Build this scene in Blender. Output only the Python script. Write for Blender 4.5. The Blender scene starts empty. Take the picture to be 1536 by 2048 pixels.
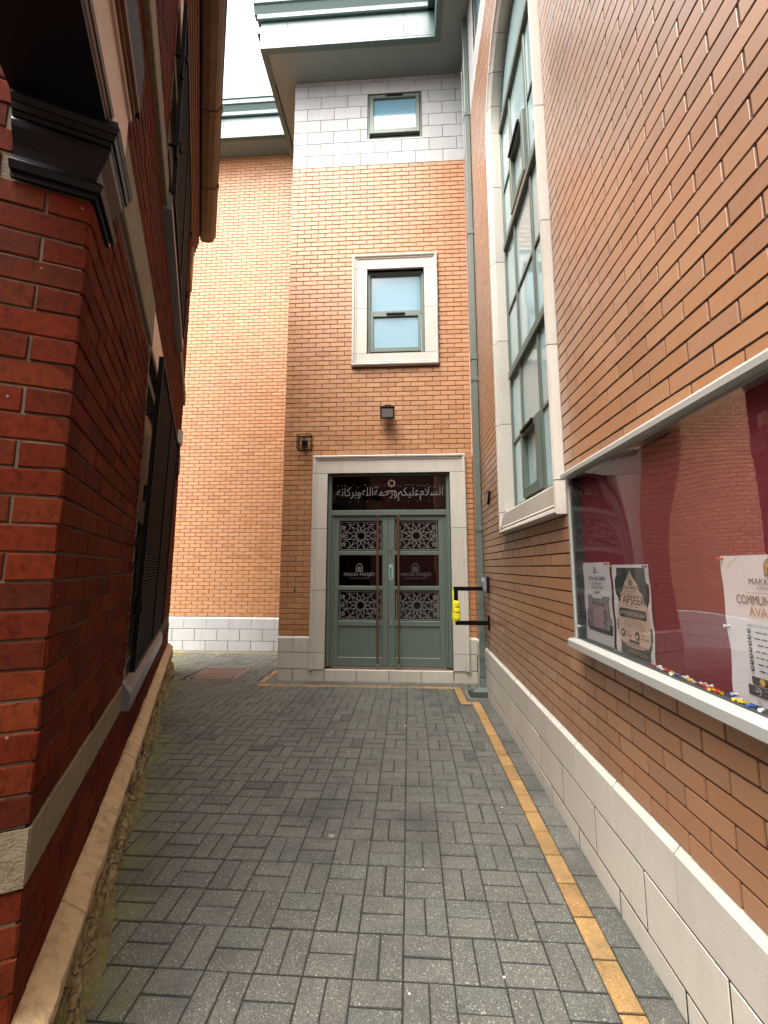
import bpy, math, random
from mathutils import Matrix, Vector
random.seed(7)
R = math.radians
S = bpy.context.scene
COL = S.collection
D, XR = 6.066, 0.94                     # entrance wall depth, side wall offset
# ------------------------------------------------------------------ camera, sky, sun, exposure
FPX, HC = 840.2, 0.968
PITCH, YAW = R(7.458), R(3.343)
cam = bpy.data.objects.new('camera', bpy.data.cameras.new('camera')); COL.objects.link(cam)
cam.data.sensor_fit = 'HORIZONTAL'; cam.data.sensor_width = 36; cam.data.lens = FPX/1536*36
cam.data.clip_start = 0.02; cam.data.clip_end = 500
cam.location = (0, 0, HC)
_f = Vector((-math.sin(YAW)*math.cos(PITCH), math.cos(YAW)*math.cos(PITCH), math.sin(PITCH)))
_r = Vector((math.cos(YAW), math.sin(YAW), 0)); _u = _r.cross(_f)
cam.matrix_world = Matrix(((_r.x, _u.x, -_f.x, 0), (_r.y, _u.y, -_f.y, 0), (_r.z, _u.z, -_f.z, HC), (0, 0, 0, 1)))
S.camera = cam
SUN_EL, SUN_AZ = R(67), R(214)          # azimuth clockwise from +Y: high, behind the camera and to the left
w = bpy.data.worlds.new('World'); S.world = w; w.use_nodes = True
nt = w.node_tree; nt.nodes.clear()
sky = nt.nodes.new('ShaderNodeTexSky'); sky.sky_type = 'NISHITA'; sky.sun_disc = False
sky.sun_elevation = SUN_EL; sky.sun_rotation = SUN_AZ; sky.dust_density = 4; sky.air_density = 1.0
hs = nt.nodes.new('ShaderNodeHueSaturation'); hs.inputs['Saturation'].default_value = 0.16
bg = nt.nodes.new('ShaderNodeBackground'); bg.inputs['Strength'].default_value = 0.15
wo = nt.nodes.new('ShaderNodeOutputWorld')
nt.links.new(sky.outputs[0], hs.inputs['Color']); nt.links.new(hs.outputs[0], bg.inputs['Color']); nt.links.new(bg.outputs[0], wo.inputs[0])
sl = bpy.data.lights.new('sun', 'SUN'); sl.energy = 1.5; sl.angle = R(70); sl.color = (1, 0.95, 0.87)
sun = bpy.data.objects.new('sun', sl); COL.objects.link(sun)
_d = Vector((math.sin(SUN_AZ)*math.cos(SUN_EL), math.cos(SUN_AZ)*math.cos(SUN_EL), math.sin(SUN_EL)))
sun.rotation_euler = _d.to_track_quat('Z', 'Y').to_euler(); sun.location = (0, -4, 30)
S.view_settings.view_transform = 'Standard'; S.view_settings.look = 'None'
S.view_settings.exposure = 2.5; S.view_settings.gamma = 1; S.view_settings.use_curve_mapping = False
S.render.engine = 'CYCLES'
S.cycles.max_bounces = 10; S.cycles.diffuse_bounces = 6

# ------------------------------------------------------------------ materials
def mat(name):
    m = bpy.data.materials.new(name); m.use_nodes = True
    t = m.node_tree; t.nodes.clear()
    o = t.nodes.new('ShaderNodeOutputMaterial')
    def n(ty, _o=0, **kw):
        nd = t.nodes.new('ShaderNode'+ty)
        for k, v in kw.items():
            if k.startswith('p_'): setattr(nd, k[2:], v); continue
            key = int(k[1:]) if k[0] == 'i' and k[1:].isdigit() else k.replace('_', ' ')
            s = nd.inputs[key]
            if hasattr(v, 'is_linked') or isinstance(v, bpy.types.NodeSocket): t.links.new(v, s)
            else: s.default_value = v
        return nd.outputs[_o] if isinstance(_o, int) else nd.outputs[_o]
    return m, n, (lambda sh: t.links.new(sh, o.inputs[0])), t
def rgba(c): return (c[0], c[1], c[2], 1)
def mixc(n, f, a, b, mode='MIX'):
    nd = n('Mix', 2, p_data_type='RGBA', p_blend_type=mode, i0=f, i6=a if not isinstance(a, tuple) else rgba(a), i7=b if not isinstance(b, tuple) else rgba(b))
    return nd
def ramp(n, fac, stops):
    v = n('ValToRGB', 0, Fac=fac); nd = v.node; cr = nd.color_ramp
    while len(cr.elements) < len(stops): cr.elements.new(0.5)
    for e, (p, c) in zip(cr.elements, stops): e.position = p; e.color = rgba(c) if isinstance(c, tuple) else (c, c, c, 1)
    return v
def mth(n, op, a, b=0.0): return n('Math', 0, p_operation=op, i0=a, i1=b)
def pos(n, scale=(1, 1, 1)):
    g = n('NewGeometry', 'Position')
    return n('VectorMath', 0, p_operation='MULTIPLY', i0=g, i1=scale)
def noise(n, vec, sc, det=4, rough=.55, dist=0.0): return n('TexNoise', 0, Vector=vec, Scale=sc, Detail=det, Roughness=rough, Distortion=dist)
def rnd(n):
    a = n('Attribute', 2, p_attribute_name='rnd'); b = n('ObjectInfo', 'Random')
    return mth(n, 'FRACT', mth(n, 'ADD', a, b))
def bump(n, h, st, dist=.01): return n('Bump', 0, Strength=st, Distance=dist, Height=h)
def pbr(n, col, rough=.6, bmp=None, **kw):
    a = dict(Base_Color=rgba(col) if isinstance(col, tuple) else col, Roughness=rough)
    if bmp is not None: a['Normal'] = bmp
    a.update(kw); return n('BsdfPrincipled', 0, **a)
def plain(name, col, rough=.5, var=.12, sc=9, bst=.0, bsc=80, stretch=(1, 1, 1), **kw):
    m, n, out, t = mat(name); p = pos(n, stretch)
    c = mixc(n, noise(n, p, sc), tuple(x*(1-var) for x in col), tuple(min(1, x*(1+var)) for x in col))
    b = bump(n, noise(n, p, bsc, 3), bst, .004) if bst else None
    rg = mth(n, 'ADD', mth(n, 'MULTIPLY', noise(n, p, sc*2.3), .16), rough-.08)
    out(pbr(n, c, rg, b, **kw)); return m
def brickmat(name, cols, rough, grain, gsc, bst, blotch=.2, bloom=0.0, gstr=(1, 1, 1), spec=.5, specks=0.0, coat=0.0):
    m, n, out, t = mat(name); p = pos(n)
    k = len(cols); c = ramp(n, rnd(n), [(i/(k-1), cols[i]) for i in range(k)])
    big = noise(n, p, 2.2, 5, .6)
    c = mixc(n, ramp(n, big, [(.3, 0.0), (.75, blotch)]), c, tuple(x*.6 for x in cols[0]))
    fine = noise(n, pos(n, gstr), gsc, 5, .65)
    c = mixc(n, grain, c, ramp(n, fine, [(.25, .35), (.5, 1.0), (.8, 1.25)]), 'MULTIPLY')
    pit = ramp(n, noise(n, p, gsc*1.7, 2), [(.22, 0.0), (.3, 1.0)])
    c = mixc(n, mth(n, 'MULTIPLY', mth(n, 'SUBTRACT', 1.0, pit), .5), c, tuple(x*.3 for x in cols[0]))
    if bloom:
        bl = ramp(n, noise(n, pos(n, (1.6, 1.6, .7)), 1.4, 6, .7), [(.6, 0.0), (.8, bloom)])
        c = mixc(n, bl, c, (.62, .55, .48))
    if specks:
        vo = n('TexVoronoi', 0, Vector=p, Scale=26.0, Randomness=1.0); pk = n('SeparateColor', 0, Color=n('TexVoronoi', 1, Vector=p, Scale=26.0))
        sp = mth(n, 'MULTIPLY', mth(n, 'GREATER_THAN', pk, .96), mth(n, 'LESS_THAN', mth(n, 'ADD', vo, mth(n, 'MULTIPLY', noise(n, p, 90, 2), .12)), .16))
        sm = ramp(n, noise(n, pos(n, (1, 1, .5)), 2.6, 6, .75), [(.60, 0.0), (.70, .55)])
        c = mixc(n, sm, c, (.022, .016, .012))
        c = mixc(n, mth(n, 'MULTIPLY', sp, specks), c, (.38, .33, .27))
    h = mth(n, 'ADD', fine, mth(n, 'MULTIPLY', pit, .6))
    out(pbr(n, c, mth(n, 'ADD', mth(n, 'MULTIPLY', fine, .25), rough-.12), bump(n, h, bst, .003), Specular_IOR_Level=spec, Coat_Weight=coat, Coat_Roughness=.32, Coat_IOR=1.6)); return m
M = {}
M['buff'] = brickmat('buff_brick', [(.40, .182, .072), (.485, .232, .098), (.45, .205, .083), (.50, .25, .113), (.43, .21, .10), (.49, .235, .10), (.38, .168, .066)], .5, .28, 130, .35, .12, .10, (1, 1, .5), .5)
M['buffshaded'] = brickmat('shaded_buff_brick', [(.30, .130, .054), (.385, .178, .077), (.35, .155, .066), (.40, .195, .092), (.345, .170, .088), (.42, .205, .09), (.315, .15, .075), (.37, .165, .068)], .42, .30, 120, .22, .22, .05, (1, 1, .5), 1.0, 0.0, .9)  # darker copy of the buff brick, the side wall's shade put into its colour
M['mortarshaded'] = plain('shaded_side_mortar', (.060, .030, .018), .9, .3, 40, .4, 160)  # darker copy of the buff mortar, joint shadow put into its colour
M['joint'] = plain('dark_joint', (.035, .026, .020), .9, .3, 30)
M['mortar'] = plain('buff_mortar', (.17, .085, .042), .9, .2, 40, .4, 160)
M['red'] = brickmat('old_red_brick', [(.088, .0115, .004), (.115, .018, .006), (.068, .011, .0045), (.13, .027, .008), (.042, .011, .006), (.10, .015, .005), (.08, .020, .009)], .88, .95, 48, .75, .8, .0, (1, 1, .7), .06, .35)
M['palemortar'] = plain('beige_lime_mortar', (.10, .074, .050), .95, .5, 25, .9, 90)
M['redmortar'] = plain('old_lime_mortar', (.060, .042, .030), .95, .35, 30, .6, 120)
M['stone'] = None
def stonemat(name, a, b, stain, rough=.6, bst=.25, mott=.12):
    m, n, out, t = mat(name); p = pos(n)
    c = mixc(n, noise(n, p, 1.6, 6, .6), a, b)
    v = mth(n, 'MULTIPLY', mth(n, 'SUBTRACT', rnd(n), .5), .14)
    c = n('HueSaturation', 0, Color=c, Value=mth(n, 'ADD', 1.0, v))
    st = ramp(n, noise(n, pos(n, (5, 5, .9)), 1.5, 6, .7), [(.48, 0.0), (.75, .55)])
    c = mixc(n, mth(n, 'MULTIPLY', st, .7), c, stain)
    c = mixc(n, .35, c, ramp(n, noise(n, p, 300, 2), [(.3, .7), (.7, 1.15)]), 'MULTIPLY')
    c = mixc(n, mott, c, ramp(n, noise(n, p, 22, 7, .7, .4), [(.30, .42), (.48, .95), (.7, 1.2)]), 'MULTIPLY')
    dr = ramp(n, noise(n, pos(n, (9, 9, .8)), 1.0, 4, .6), [(.60, 0.0), (.74, .32)])
    c = mixc(n, dr, c, stain)
    out(pbr(n, c, rough, bump(n, mth(n, 'ADD', noise(n, p, 160, 4), mth(n, 'MULTIPLY', noise(n, p, 30, 5), mott*3)), bst, .003))); return m
M['stone'] = stonemat('cast_stone', (.50, .455, .385), (.57, .53, .46), (.36, .31, .24))
M['band'] = stonemat('white_cast_stone', (.37, .365, .35), (.46, .455, .44), (.28, .27, .25))
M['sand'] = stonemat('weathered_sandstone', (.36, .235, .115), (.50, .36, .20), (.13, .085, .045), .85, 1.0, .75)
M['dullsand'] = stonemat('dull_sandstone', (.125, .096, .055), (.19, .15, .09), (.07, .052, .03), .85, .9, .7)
M['lintel'] = stonemat('pink_painted_lintel', (.60, .40, .31), (.64, .45, .36), (.50, .33, .26), .6, .1)
M['green'] = plain('grey_green_coating', (.105, .135, .108), .42, .06, 5)
M['pipe'] = plain('grey_green_pipe', (.115, .145, .12), .38, .1, 6)
M['eave'] = plain('pale_green_eaves', (.060, .108, .097), .45, .07, 3)
M['soffit'] = plain('pale_green_soffit', (.17, .205, .18), .6, .1, 2)
M['silver'] = plain('brushed_aluminium', (.40, .40, .365), .36, .12, 30, .1, 300, (1, .05, 1), Metallic=.25)
M['steel'] = plain('satin_steel', (.55, .54, .52), .3, .08, 30, Metallic=1.0)
M['bronze'] = plain('bronze_bar', (.27, .155, .10), .35, .15, 12, Metallic=.8)
M['black'] = plain('black_gloss_paint', (.0055, .0055, .0075), .34, .3, 8, Specular_IOR_Level=.3)
M['blackmatt'] = plain('black_matt_steel', (.0035, .0035, .004), .6, .3, 20, Specular_IOR_Level=.1)
M['dark'] = plain('dark_interior', (.035, .018, .014), .9)
M['carpet'] = plain('dark_red_wall', (.06, .022, .016), .9)
M['yellow'] = plain('yellow_foam_wrap', (.72, .66, .012), .6, .12, 14, .5, 40)
M['grey'] = plain('grey_plastic', (.20, .20, .20), .45)
M['lightgrey'] = plain('light_grey_plastic', (.50, .49, .45), .5)
M['greysill'] = plain('grey_painted_sill', (.10, .115, .128), .42, .2, 7, .2, 60)
M['cream'] = plain('cream_painted_timber', (.22, .195, .15), .5, .2, 9)
M['panel'] = plain('worn_brown_paint', (.40, .29, .235), .5, .2, 6)
M['gutter'] = plain('mossy_iron_gutter', (.065, .038, .016), .6, .7, 11, .8, 40, (1, 1, .6))
M['corbel'] = plain('corbelled_brick', (.10, .04, .02), .75, .5, 14, .6, 60)
M['roof'] = plain('roof_slate', (.06, .06, .065), .7)
M['lidframe'] = plain('worn_lid_frame', (.17, .15, .125), .7, .3, 20)
M['weed'] = plain('weed_green', (.05, .075, .02), .7)
M['rubber'] = plain('joint_sealant', (.05, .045, .04), .8)
M['felt'] = plain('crimson_felt_board', (.19, .024, .036), .95, .05, 6)
M['white'] = plain('white_paper', (.72, .70, .69), .55, .03, 5)
M['ink'] = plain('black_ink', (.035, .035, .038), .6)
M['navy'] = plain('navy_ink', (.04, .045, .085), .6)
M['orangeink'] = plain('copper_ink', (.46, .20, .08), .6)
M['slate'] = plain('charcoal_print', (.055, .062, .060), .55)
M['sandprint'] = plain('peach_print', (.62, .46, .36), .55, .03)
M['mauve'] = plain('mauve_print', (.38, .29, .29), .55, .05)
M['greyprint'] = plain('grey_print', (.30, .30, .31), .55, .3, 6)
M['gold'] = plain('gold_print', (.62, .42, .10), .5)
M['film'] = plain('frosted_film', (.155, .15, .135), .6, .05)
M['etch'] = plain('etched_lettering', (.18, .175, .165), .6, .05)
M['etchdim'] = plain('dim_etched_lettering', (.075, .07, .07), .6, .05)
M['signgreen'] = plain('green_sign', (.01, .20, .13), .4)
M['signwhite'] = plain('white_sign_print', (.75, .78, .74), .5)
M['manhole'] = plain('rusty_iron', (.19, .125, .105), .6, .25, 14, .6, 90)
M['redpl'] = plain('red_plastic', (.55, .03, .03), .3); M['whitepl'] = plain('white_plastic', (.75, .74, .72), .3)
M['yellowpl'] = plain('yellow_plastic', (.72, .50, .02), .3); M['bluepl'] = plain('blue_plastic', (.03, .09, .33), .3)
M['housebrick'] = plain('street_house_brick', (.20, .065, .04), .8, .25, 6)
def glassmat(name, tint, refl_bump, bsc, f0=.05, rough=.01):
    m, n, out, t = mat(name); p = pos(n)
    nb = bump(n, noise(n, p, bsc, 0, .4), refl_bump, .06) if refl_bump else None
    fk = dict(Blend=.5)
    if nb is not None: fk['Normal'] = nb
    fr = mth(n, 'ADD', mth(n, 'MULTIPLY', mth(n, 'POWER', n('LayerWeight', 1, **fk), 5.0), .96-f0), f0)
    gk = dict(Color=(1, 1, 1, 1), Roughness=rough)
    if nb is not None: gk['Normal'] = nb
    g = n('BsdfAnisotropic', 0, **gk)
    tr = n('BsdfTransparent', 0, Color=rgba(tint))
    ms = n('MixShader', 0, i0=fr, i1=tr, i2=g); out(ms); return m
M['doorglass'] = glassmat('tinted_door_glass', (.34, .30, .29), .02, 5)
M['acrylic'] = glassmat('bowed_acrylic_sheet', (.92, .91, .91), .27, 1.9, .07)
def obscure(name, a, b, rough, bst, bsc):
    m, n, out, t = mat(name); p = pos(n)
    c = mixc(n, noise(n, pos(n, (1, 1, .6)), 1.5, 3), a, b)
    out(pbr(n, c, rough, bump(n, noise(n, p, bsc, 1, .4), bst, .05) if bst else None, IOR=1.55, Specular_IOR_Level=.6)); return m
M['skypane'] = obscure('sky_tinted_obscured_glass', (.115, .25, .32), (.19, .33, .39), .10, 0, 3)  # reflected sky blue put into the base colour of the obscured panes
M['tealpane'] = obscure('teal_window_glass', (.34, .49, .49), (.44, .56, .55), .02, .05, 3.2)
M['darkpane'] = obscure('dark_old_glass', (.02, .02, .018), (.03, .028, .024), .35, 0, 3)
m, n, out, t = mat('dim_lamp'); out(n('Emission', 0, Color=(1, .93, .8, 1), Strength=.6)); M['lamp'] = m
m, n, out, t = mat('lens'); out(pbr(n, (.22, .21, .19), .25)); M['lens'] = m
# paving
TL = R(26.9); AV = Vector((-math.sin(TL), math.cos(TL), 0)); WV = Vector((math.cos(TL), math.sin(TL), 0)); CW = -0.38
def pavmat(name, cols, fleck, mossy):
    m, n, out, t = mat(name); p = pos(n); r = rnd(n); k = len(cols)
    c = ramp(n, r, [(i/(k-1) if k < 6 else (0.0 if i == 0 else .035+.96*(i-1)/(k-2)), cols[i]) for i in range(k)])
    c = mixc(n, .55, c, ramp(n, noise(n, p, 5, 6, .65), [(.25, .55), (.6, 1.15)]), 'MULTIPLY')
    g = noise(n, p, 190, 3, .7)
    c = mixc(n, .8, c, ramp(n, g, [(.3, .45), (.5, 1.0), (.68, 1.25)]), 'MULTIPLY')
    for vs_, th in ((210.0, .74), (120.0, .90), (330.0, .72)):
        vo = n('TexVoronoi', 0, Vector=p, Scale=vs_); pick = n('TexVoronoi', 1, Vector=p, Scale=vs_)
        sp = n('SeparateColor', 0, Color=pick); lv = n('SeparateColor', 1, Color=pick)
        fl = mth(n, 'MULTIPLY', mth(n, 'GREATER_THAN', sp, th), mth(n, 'LESS_THAN', vo, .40))
        c = mixc(n, mth(n, 'MULTIPLY', fl, mth(n, 'MULTIPLY', lv, .8)), c, fleck)
    if mossy:
        cc = n('VectorMath', 1, p_operation='DOT_PRODUCT', i0=p, i1=tuple(WV))
        mr = n('MapRange', 0, Value=cc, From_Min=-.30, From_Max=.02, To_Min=1.0, To_Max=0.0)
        mo = mth(n, 'MULTIPLY', mth(n, 'POWER', mr, 1.6), ramp(n, noise(n, p, 4.2, 6, .7), [(.40, 0.0), (.60, 1.0)]))
        c = mixc(n, mth(n, 'MULTIPLY', mo, .85), c, (.115, .118, .026))
        dk = ramp(n, noise(n, p, 1.3, 7, .68), [(.50, 0.0), (.68, .6)])
        c = mixc(n, dk, c, tuple(x*.5 for x in cols[0]))
    if not mossy: c = mixc(n, ramp(n, noise(n, p, 3.2, 7, .72), [(.50, 0.0), (.66, .6)]), c, (.10, .075, .035))
    gum = n('TexVoronoi', 0, Vector=p, Scale=2.6); gk = n('SeparateColor', 0, Color=n('TexVoronoi', 1, Vector=p, Scale=2.6))
    sz = mth(n, 'ADD', .035, mth(n, 'MULTIPLY', noise(n, p, 40, 2), .05))
    c = mixc(n, mth(n, 'MULTIPLY', mth(n, 'MULTIPLY', mth(n, 'LESS_THAN', gum, sz), mth(n, 'GREATER_THAN', gk, .72)), .6), c, (.30, .29, .25))
    out(pbr(n, c, .82, bump(n, g, .6, .004), Specular_IOR_Level=.35)); return m
M['paver'] = pavmat('grey_block_paver', [(.045, .045, .042), (.072, .072, .062), (.088, .088, .075), (.078, .076, .065), (.094, .093, .080), (.082, .085, .072), (.073, .072, .064), (.085, .081, .069), (.091, .090, .080)], (.34, .32, .25), True)
M['border'] = pavmat('yellow_block_paver', [(.27, .15, .05), (.32, .185, .066), (.235, .128, .045), (.30, .175, .06)], (.45, .32, .17), False)
M['bed'] = plain('paving_sand', (.016, .017, .012), .95, .4, 20)
M['asphalt'] = plain('asphalt', (.05, .05, .05), .9, .2, 30)
def rubmat():
    m, n, out, t = mat('mossy_rubble'); p = pos(n, (1, 1, 1.5)); q = n('VectorMath', 0, p_operation='ADD', i0=p, i1=n('VectorMath', 0, p_operation='SCALE', i0=n('TexNoise', 1, Vector=p, Scale=9.0, Detail=3.0), Scale=.10))
    c = ramp(n, noise(n, p, 20, 7, .72), [(.28, (.06, .038, .02)), (.48, (.20, .145, .07)), (.66, (.34, .27, .16))])
    cr = n('TexVoronoi', 0, p_feature='DISTANCE_TO_EDGE', Vector=q, Scale=8.5)
    ck = ramp(n, cr, [(.0, 0.0), (.07, 1.0)])
    c = mixc(n, .6, c, ramp(n, cr, [(.0, .15), (.06, 1.0)]), 'MULTIPLY')
    c = mixc(n, ramp(n, noise(n, p, 6, 5, .7), [(.52, 0.0), (.66, .75)]), c, (.105, .10, .025))
    out(pbr(n, c, .92, bump(n, mth(n, 'ADD', mth(n, 'MULTIPLY', noise(n, p, 35, 7, .7), .9), mth(n, 'MULTIPLY', ck, .6)), 1.0, .016), Specular_IOR_Level=.2)); return m
M['rubble'] = rubmat()

# ------------------------------------------------------------------ geometry helpers
def inst(name, me, parent=None, mw=None):
    o = bpy.data.objects.new(name, me); COL.objects.link(o)
    if parent is not None:
        o.parent = parent
        if 'base' in parent and parent.parent is None:
            o.matrix_parent_inverse = Matrix.Translation(-Vector(parent['base']))
    return o
class MB:
    def __init__(s): s.v = []; s.f = []; s.r = []
    def add(s, vs, fs, r=0.0):
        b = len(s.v); s.v += [tuple(x) for x in vs]
        for f in fs: s.f.append([b+i for i in f]); s.r.append(r)
        return s
    def box(s, x0, x1, y0, y1, z0, z1, r=0.0):
        x0, x1 = min(x0, x1), max(x0, x1); y0, y1 = min(y0, y1), max(y0, y1); z0, z1 = min(z0, z1), max(z0, z1)
        return s.add([(x0, y0, z0), (x1, y0, z0), (x1, y1, z0), (x0, y1, z0), (x0, y0, z1), (x1, y0, z1), (x1, y1, z1), (x0, y1, z1)],
                     [(0, 3, 2, 1), (4, 5, 6, 7), (0, 1, 5, 4), (1, 2, 6, 5), (2, 3, 7, 6), (3, 0, 4, 7)], r)
    def bbox(s, x0, x1, y0, y1, z0, z1, c=.004):               # box with a chamfered front (y0 side)
        return s.add([(x0+c, y0, z0+c), (x1-c, y0, z0+c), (x1-c, y0, z1-c), (x0+c, y0, z1-c), (x0, y0+c, z0), (x1, y0+c, z0), (x1, y0+c, z1), (x0, y0+c, z1),
                      (x0, y1, z0), (x1, y1, z0), (x1, y1, z1), (x0, y1, z1)],
                     [(0, 1, 2, 3), (4, 5, 1, 0), (5, 6, 2, 1), (6, 7, 3, 2), (7, 4, 0, 3), (8, 9, 5, 4), (9, 10, 6, 5), (10, 11, 7, 6), (11, 8, 4, 7), (11, 10, 9, 8)])
    def prism(s, prof, axis, a, b, caps=True):                 # closed profile swept along an axis; profile in the other two axes
        def P(t, q): return (t, q[0], q[1]) if axis == 'x' else ((q[0], t, q[1]) if axis == 'y' else (q[0], q[1], t))
        k = len(prof); vs = [P(a, q) for q in prof]+[P(b, q) for q in prof]
        fs = [(i, (i+1) % k, k+(i+1) % k, k+i) for i in range(k)]
        if caps: fs += [tuple(range(k))[::-1], tuple(range(k, 2*k))]
        return s.add(vs, fs)
    def tube(s, p, q, r, k=8, r2=None):
        p, q = Vector(p), Vector(q); d = (q-p).normalized(); a = d.orthogonal().normalized(); b = d.cross(a); r2 = r if r2 is None else r2
        vs = [p+(a*math.cos(6.28319*i/k)+b*math.sin(6.28319*i/k))*r for i in range(k)]+[q+(a*math.cos(6.28319*i/k)+b*math.sin(6.28319*i/k))*r2 for i in range(k)]
        return s.add(vs, [(i, (i+1) % k, k+(i+1) % k, k+i) for i in range(k)]+[tuple(range(k))[::-1], tuple(range(k, 2*k))])
    def strip(s, pts, wd, y):                                  # flat polyline in the u,z plane
        for (a, b) in zip(pts, pts[1:]):
            dx, dz = b[0]-a[0], b[1]-a[1]; l = math.hypot(dx, dz) or 1; nx, nz = -dz/l*wd/2, dx/l*wd/2
            s.add([(a[0]+nx, y, a[1]+nz), (a[0]-nx, y, a[1]-nz), (b[0]-nx, y, b[1]-nz), (b[0]+nx, y, b[1]+nz)], [(0, 1, 2, 3)])
        return s
    def mesh(s, name, m):
        me = bpy.data.meshes.new(name); me.from_pydata(s.v, [], s.f); me.materials.append(m)
        if any(s.r):
            a = me.attributes.new('rnd', 'FLOAT', 'FACE'); a.data.foreach_set('value', s.r)
        me.validate(); me.update(); return me
    def obj(s, name, m, parent=None, smooth=False, label=None, kind=None, recalc=True):
        me = s.mesh(name, m)
        if recalc: fixn(me)
        if smooth: me.shade_smooth()
        o = inst(name, me, parent)
        if label: o['label'] = label
        if kind: o['kind'] = kind
        return o
import bmesh
def fixn(me):
    b = bmesh.new(); b.from_mesh(me); bmesh.ops.recalc_face_normals(b, faces=b.faces); b.to_mesh(me); b.free()
def thing(name, label, cat, F, base, group=None):
    o = bpy.data.objects.new(name, None); COL.objects.link(o); o.empty_display_size = .1
    o.matrix_world = F @ Matrix.Translation(base); o['base'] = list(base)
    o['label'] = label; o['category'] = cat
    if group: o['group'] = group
    return o
def single(mb, name, m, F, label, cat, group=None, smooth=False):
    lo = [min(v[i] for v in mb.v) for i in range(3)]; hi = [max(v[i] for v in mb.v) for i in range(3)]
    c = ((lo[0]+hi[0])/2, (lo[1]+hi[1])/2, lo[2]); mb.v = [(v[0]-c[0], v[1]-c[1], v[2]-c[2]) for v in mb.v]
    o = mb.obj(name, m, None, smooth); o.matrix_world = F @ Matrix.Translation(c)
    o['label'] = label; o['category'] = cat
    if group: o['group'] = group
    return o
def text(body, m, parent, u0, z0, h=None, wid=None, y=0.0, align='L', name='lettering', fit=None):
    c = bpy.data.curves.new('tmp', 'FONT'); c.body = body; c.size = 1; c.resolution_u = 3; c.extrude = 0
    o = bpy.data.objects.new('tmp', c); COL.objects.link(o); bpy.context.view_layer.update()
    me = bpy.data.meshes.new_from_object(o.evaluated_get(bpy.context.evaluated_depsgraph_get()))
    vs = [v.co.copy() for v in me.vertices]; fs = [list(p.vertices) for p in me.polygons]
    bpy.data.objects.remove(o); bpy.data.curves.remove(c); bpy.data.meshes.remove(me)
    x0 = min(v.x for v in vs); x1 = max(v.x for v in vs); y0 = min(v.y for v in vs); y1 = max(v.y for v in vs)
    if fit: sx = fit[0]/(x1-x0); sy = fit[1]/(y1-y0)
    elif wid: sx = sy = wid/(x1-x0)
    else: sx = sy = h/.69
    wd = (x1-x0)*sx; ou = u0 - (wd/2 if align == 'C' else 0); oz = z0-(y0*sy if fit else 0)
    mb = MB(); mb.add([(ou+(v.x-x0)*sx, y, oz+v.y*sy) for v in vs], fs)
    return mb.obj(name, m, parent, recalc=False)
T = Matrix.Translation
def rotz(a): return Matrix.Rotation(a, 4, 'Z')
F0 = Matrix.Identity(4)
F_FRONT = T((0, D, 0)); F_SIDE = T((XR, 0, 0)) @ rotz(-math.pi/2); F_REAR = T((0, 8.2, 0))
F_LEFT = T(WV*CW) @ rotz(math.pi/2+TL); F_LF = T(AV*1.5) @ rotz(TL)
def pix(P):
    d = Vector(P)-Vector((0, 0, HC)); z = d.dot(_f)
    if z < .08: return None
    return (768+FPX*d.dot(_r)/z, 1024-FPX*d.dot(_u)/z)
def area(F, quad):
    ps = [pix(F @ Vector(q)) for q in quad]
    if any(p is None for p in ps): return 0
    cx = sum(p[0] for p in ps)/4; cy = sum(p[1] for p in ps)/4
    if not (-25 < cx < 1560 and -25 < cy < 2073): return 0
    a = 0
    for i in range(4): a += ps[i][0]*ps[(i+1) % 4][1]-ps[(i+1) % 4][0]*ps[i][1]
    return abs(a)/2
# pieces: (u0,u1,z0,z1) on a wall; the largest in view become objects, the rest one joined part
def lay(parent, F, pieces, name, stuffname, m, dep=.05, ch=.003, n=300, jy=.0006, jr=0.0, xf=None, top=None, y0=0.0, wob=0.0):
    rs = random.Random(len(pieces)*13+5)
    sc = sorted(pieces, key=lambda p: -area(F, [(p[0], 0, p[2]), (p[1], 0, p[2]), (p[1], 0, p[3]), (p[0], 0, p[3])]))
    cache = {}; st = MB()
    for i, p in enumerate(sc):
        L, H = p[1]-p[0], p[3]-p[2]
        if L < .004 or H < .004: continue
        key = (round(L, 3), round(H, 3), rs.randrange(4) if wob else 0)
        loc = Vector(((p[0]+p[1])/2, y0+rs.uniform(-jy, jy), (p[2]+p[3])/2)); ang = rs.uniform(-jr, jr)
        def shape():
            b = MB().bbox(-L/2, L/2, 0, dep, -H/2, H/2, min(ch, H/3, L/3))
            if top and top(p):                                    # big weathered chamfer on the top arris
                c = top(p); x = L/2; h = H/2
                b = MB().prism([(0, -h+.003), (0, h-c), (c*.8, h), (dep, h), (dep, -h), (.003, -h)], 'x', -x, x)
            if wob:
                q = random.Random(hash(key) & 0xffff)
                b.v = [(x+q.uniform(-wob, wob), y+(q.uniform(-wob, wob) if y < dep*.5 else 0), z+q.uniform(-wob, wob)) for x, y, z in b.v]
            return b
        if i < n:
            kk = key+(bool(top and top(p)),)
            if kk not in cache: 
                me = shape().mesh(name, m); fixn(me); cache[kk] = me
            o = inst(name, cache[kk], parent); o.location = loc; o.rotation_euler = (0, ang, 0)
        else:
            b = shape(); st.add([(x+loc.x, y+loc.y, z+loc.z) for x, y, z in b.v], b.f, rs.uniform(.01, .99))
    if st.v: st.obj(stuffname, m, parent, kind='stuff')
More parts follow.
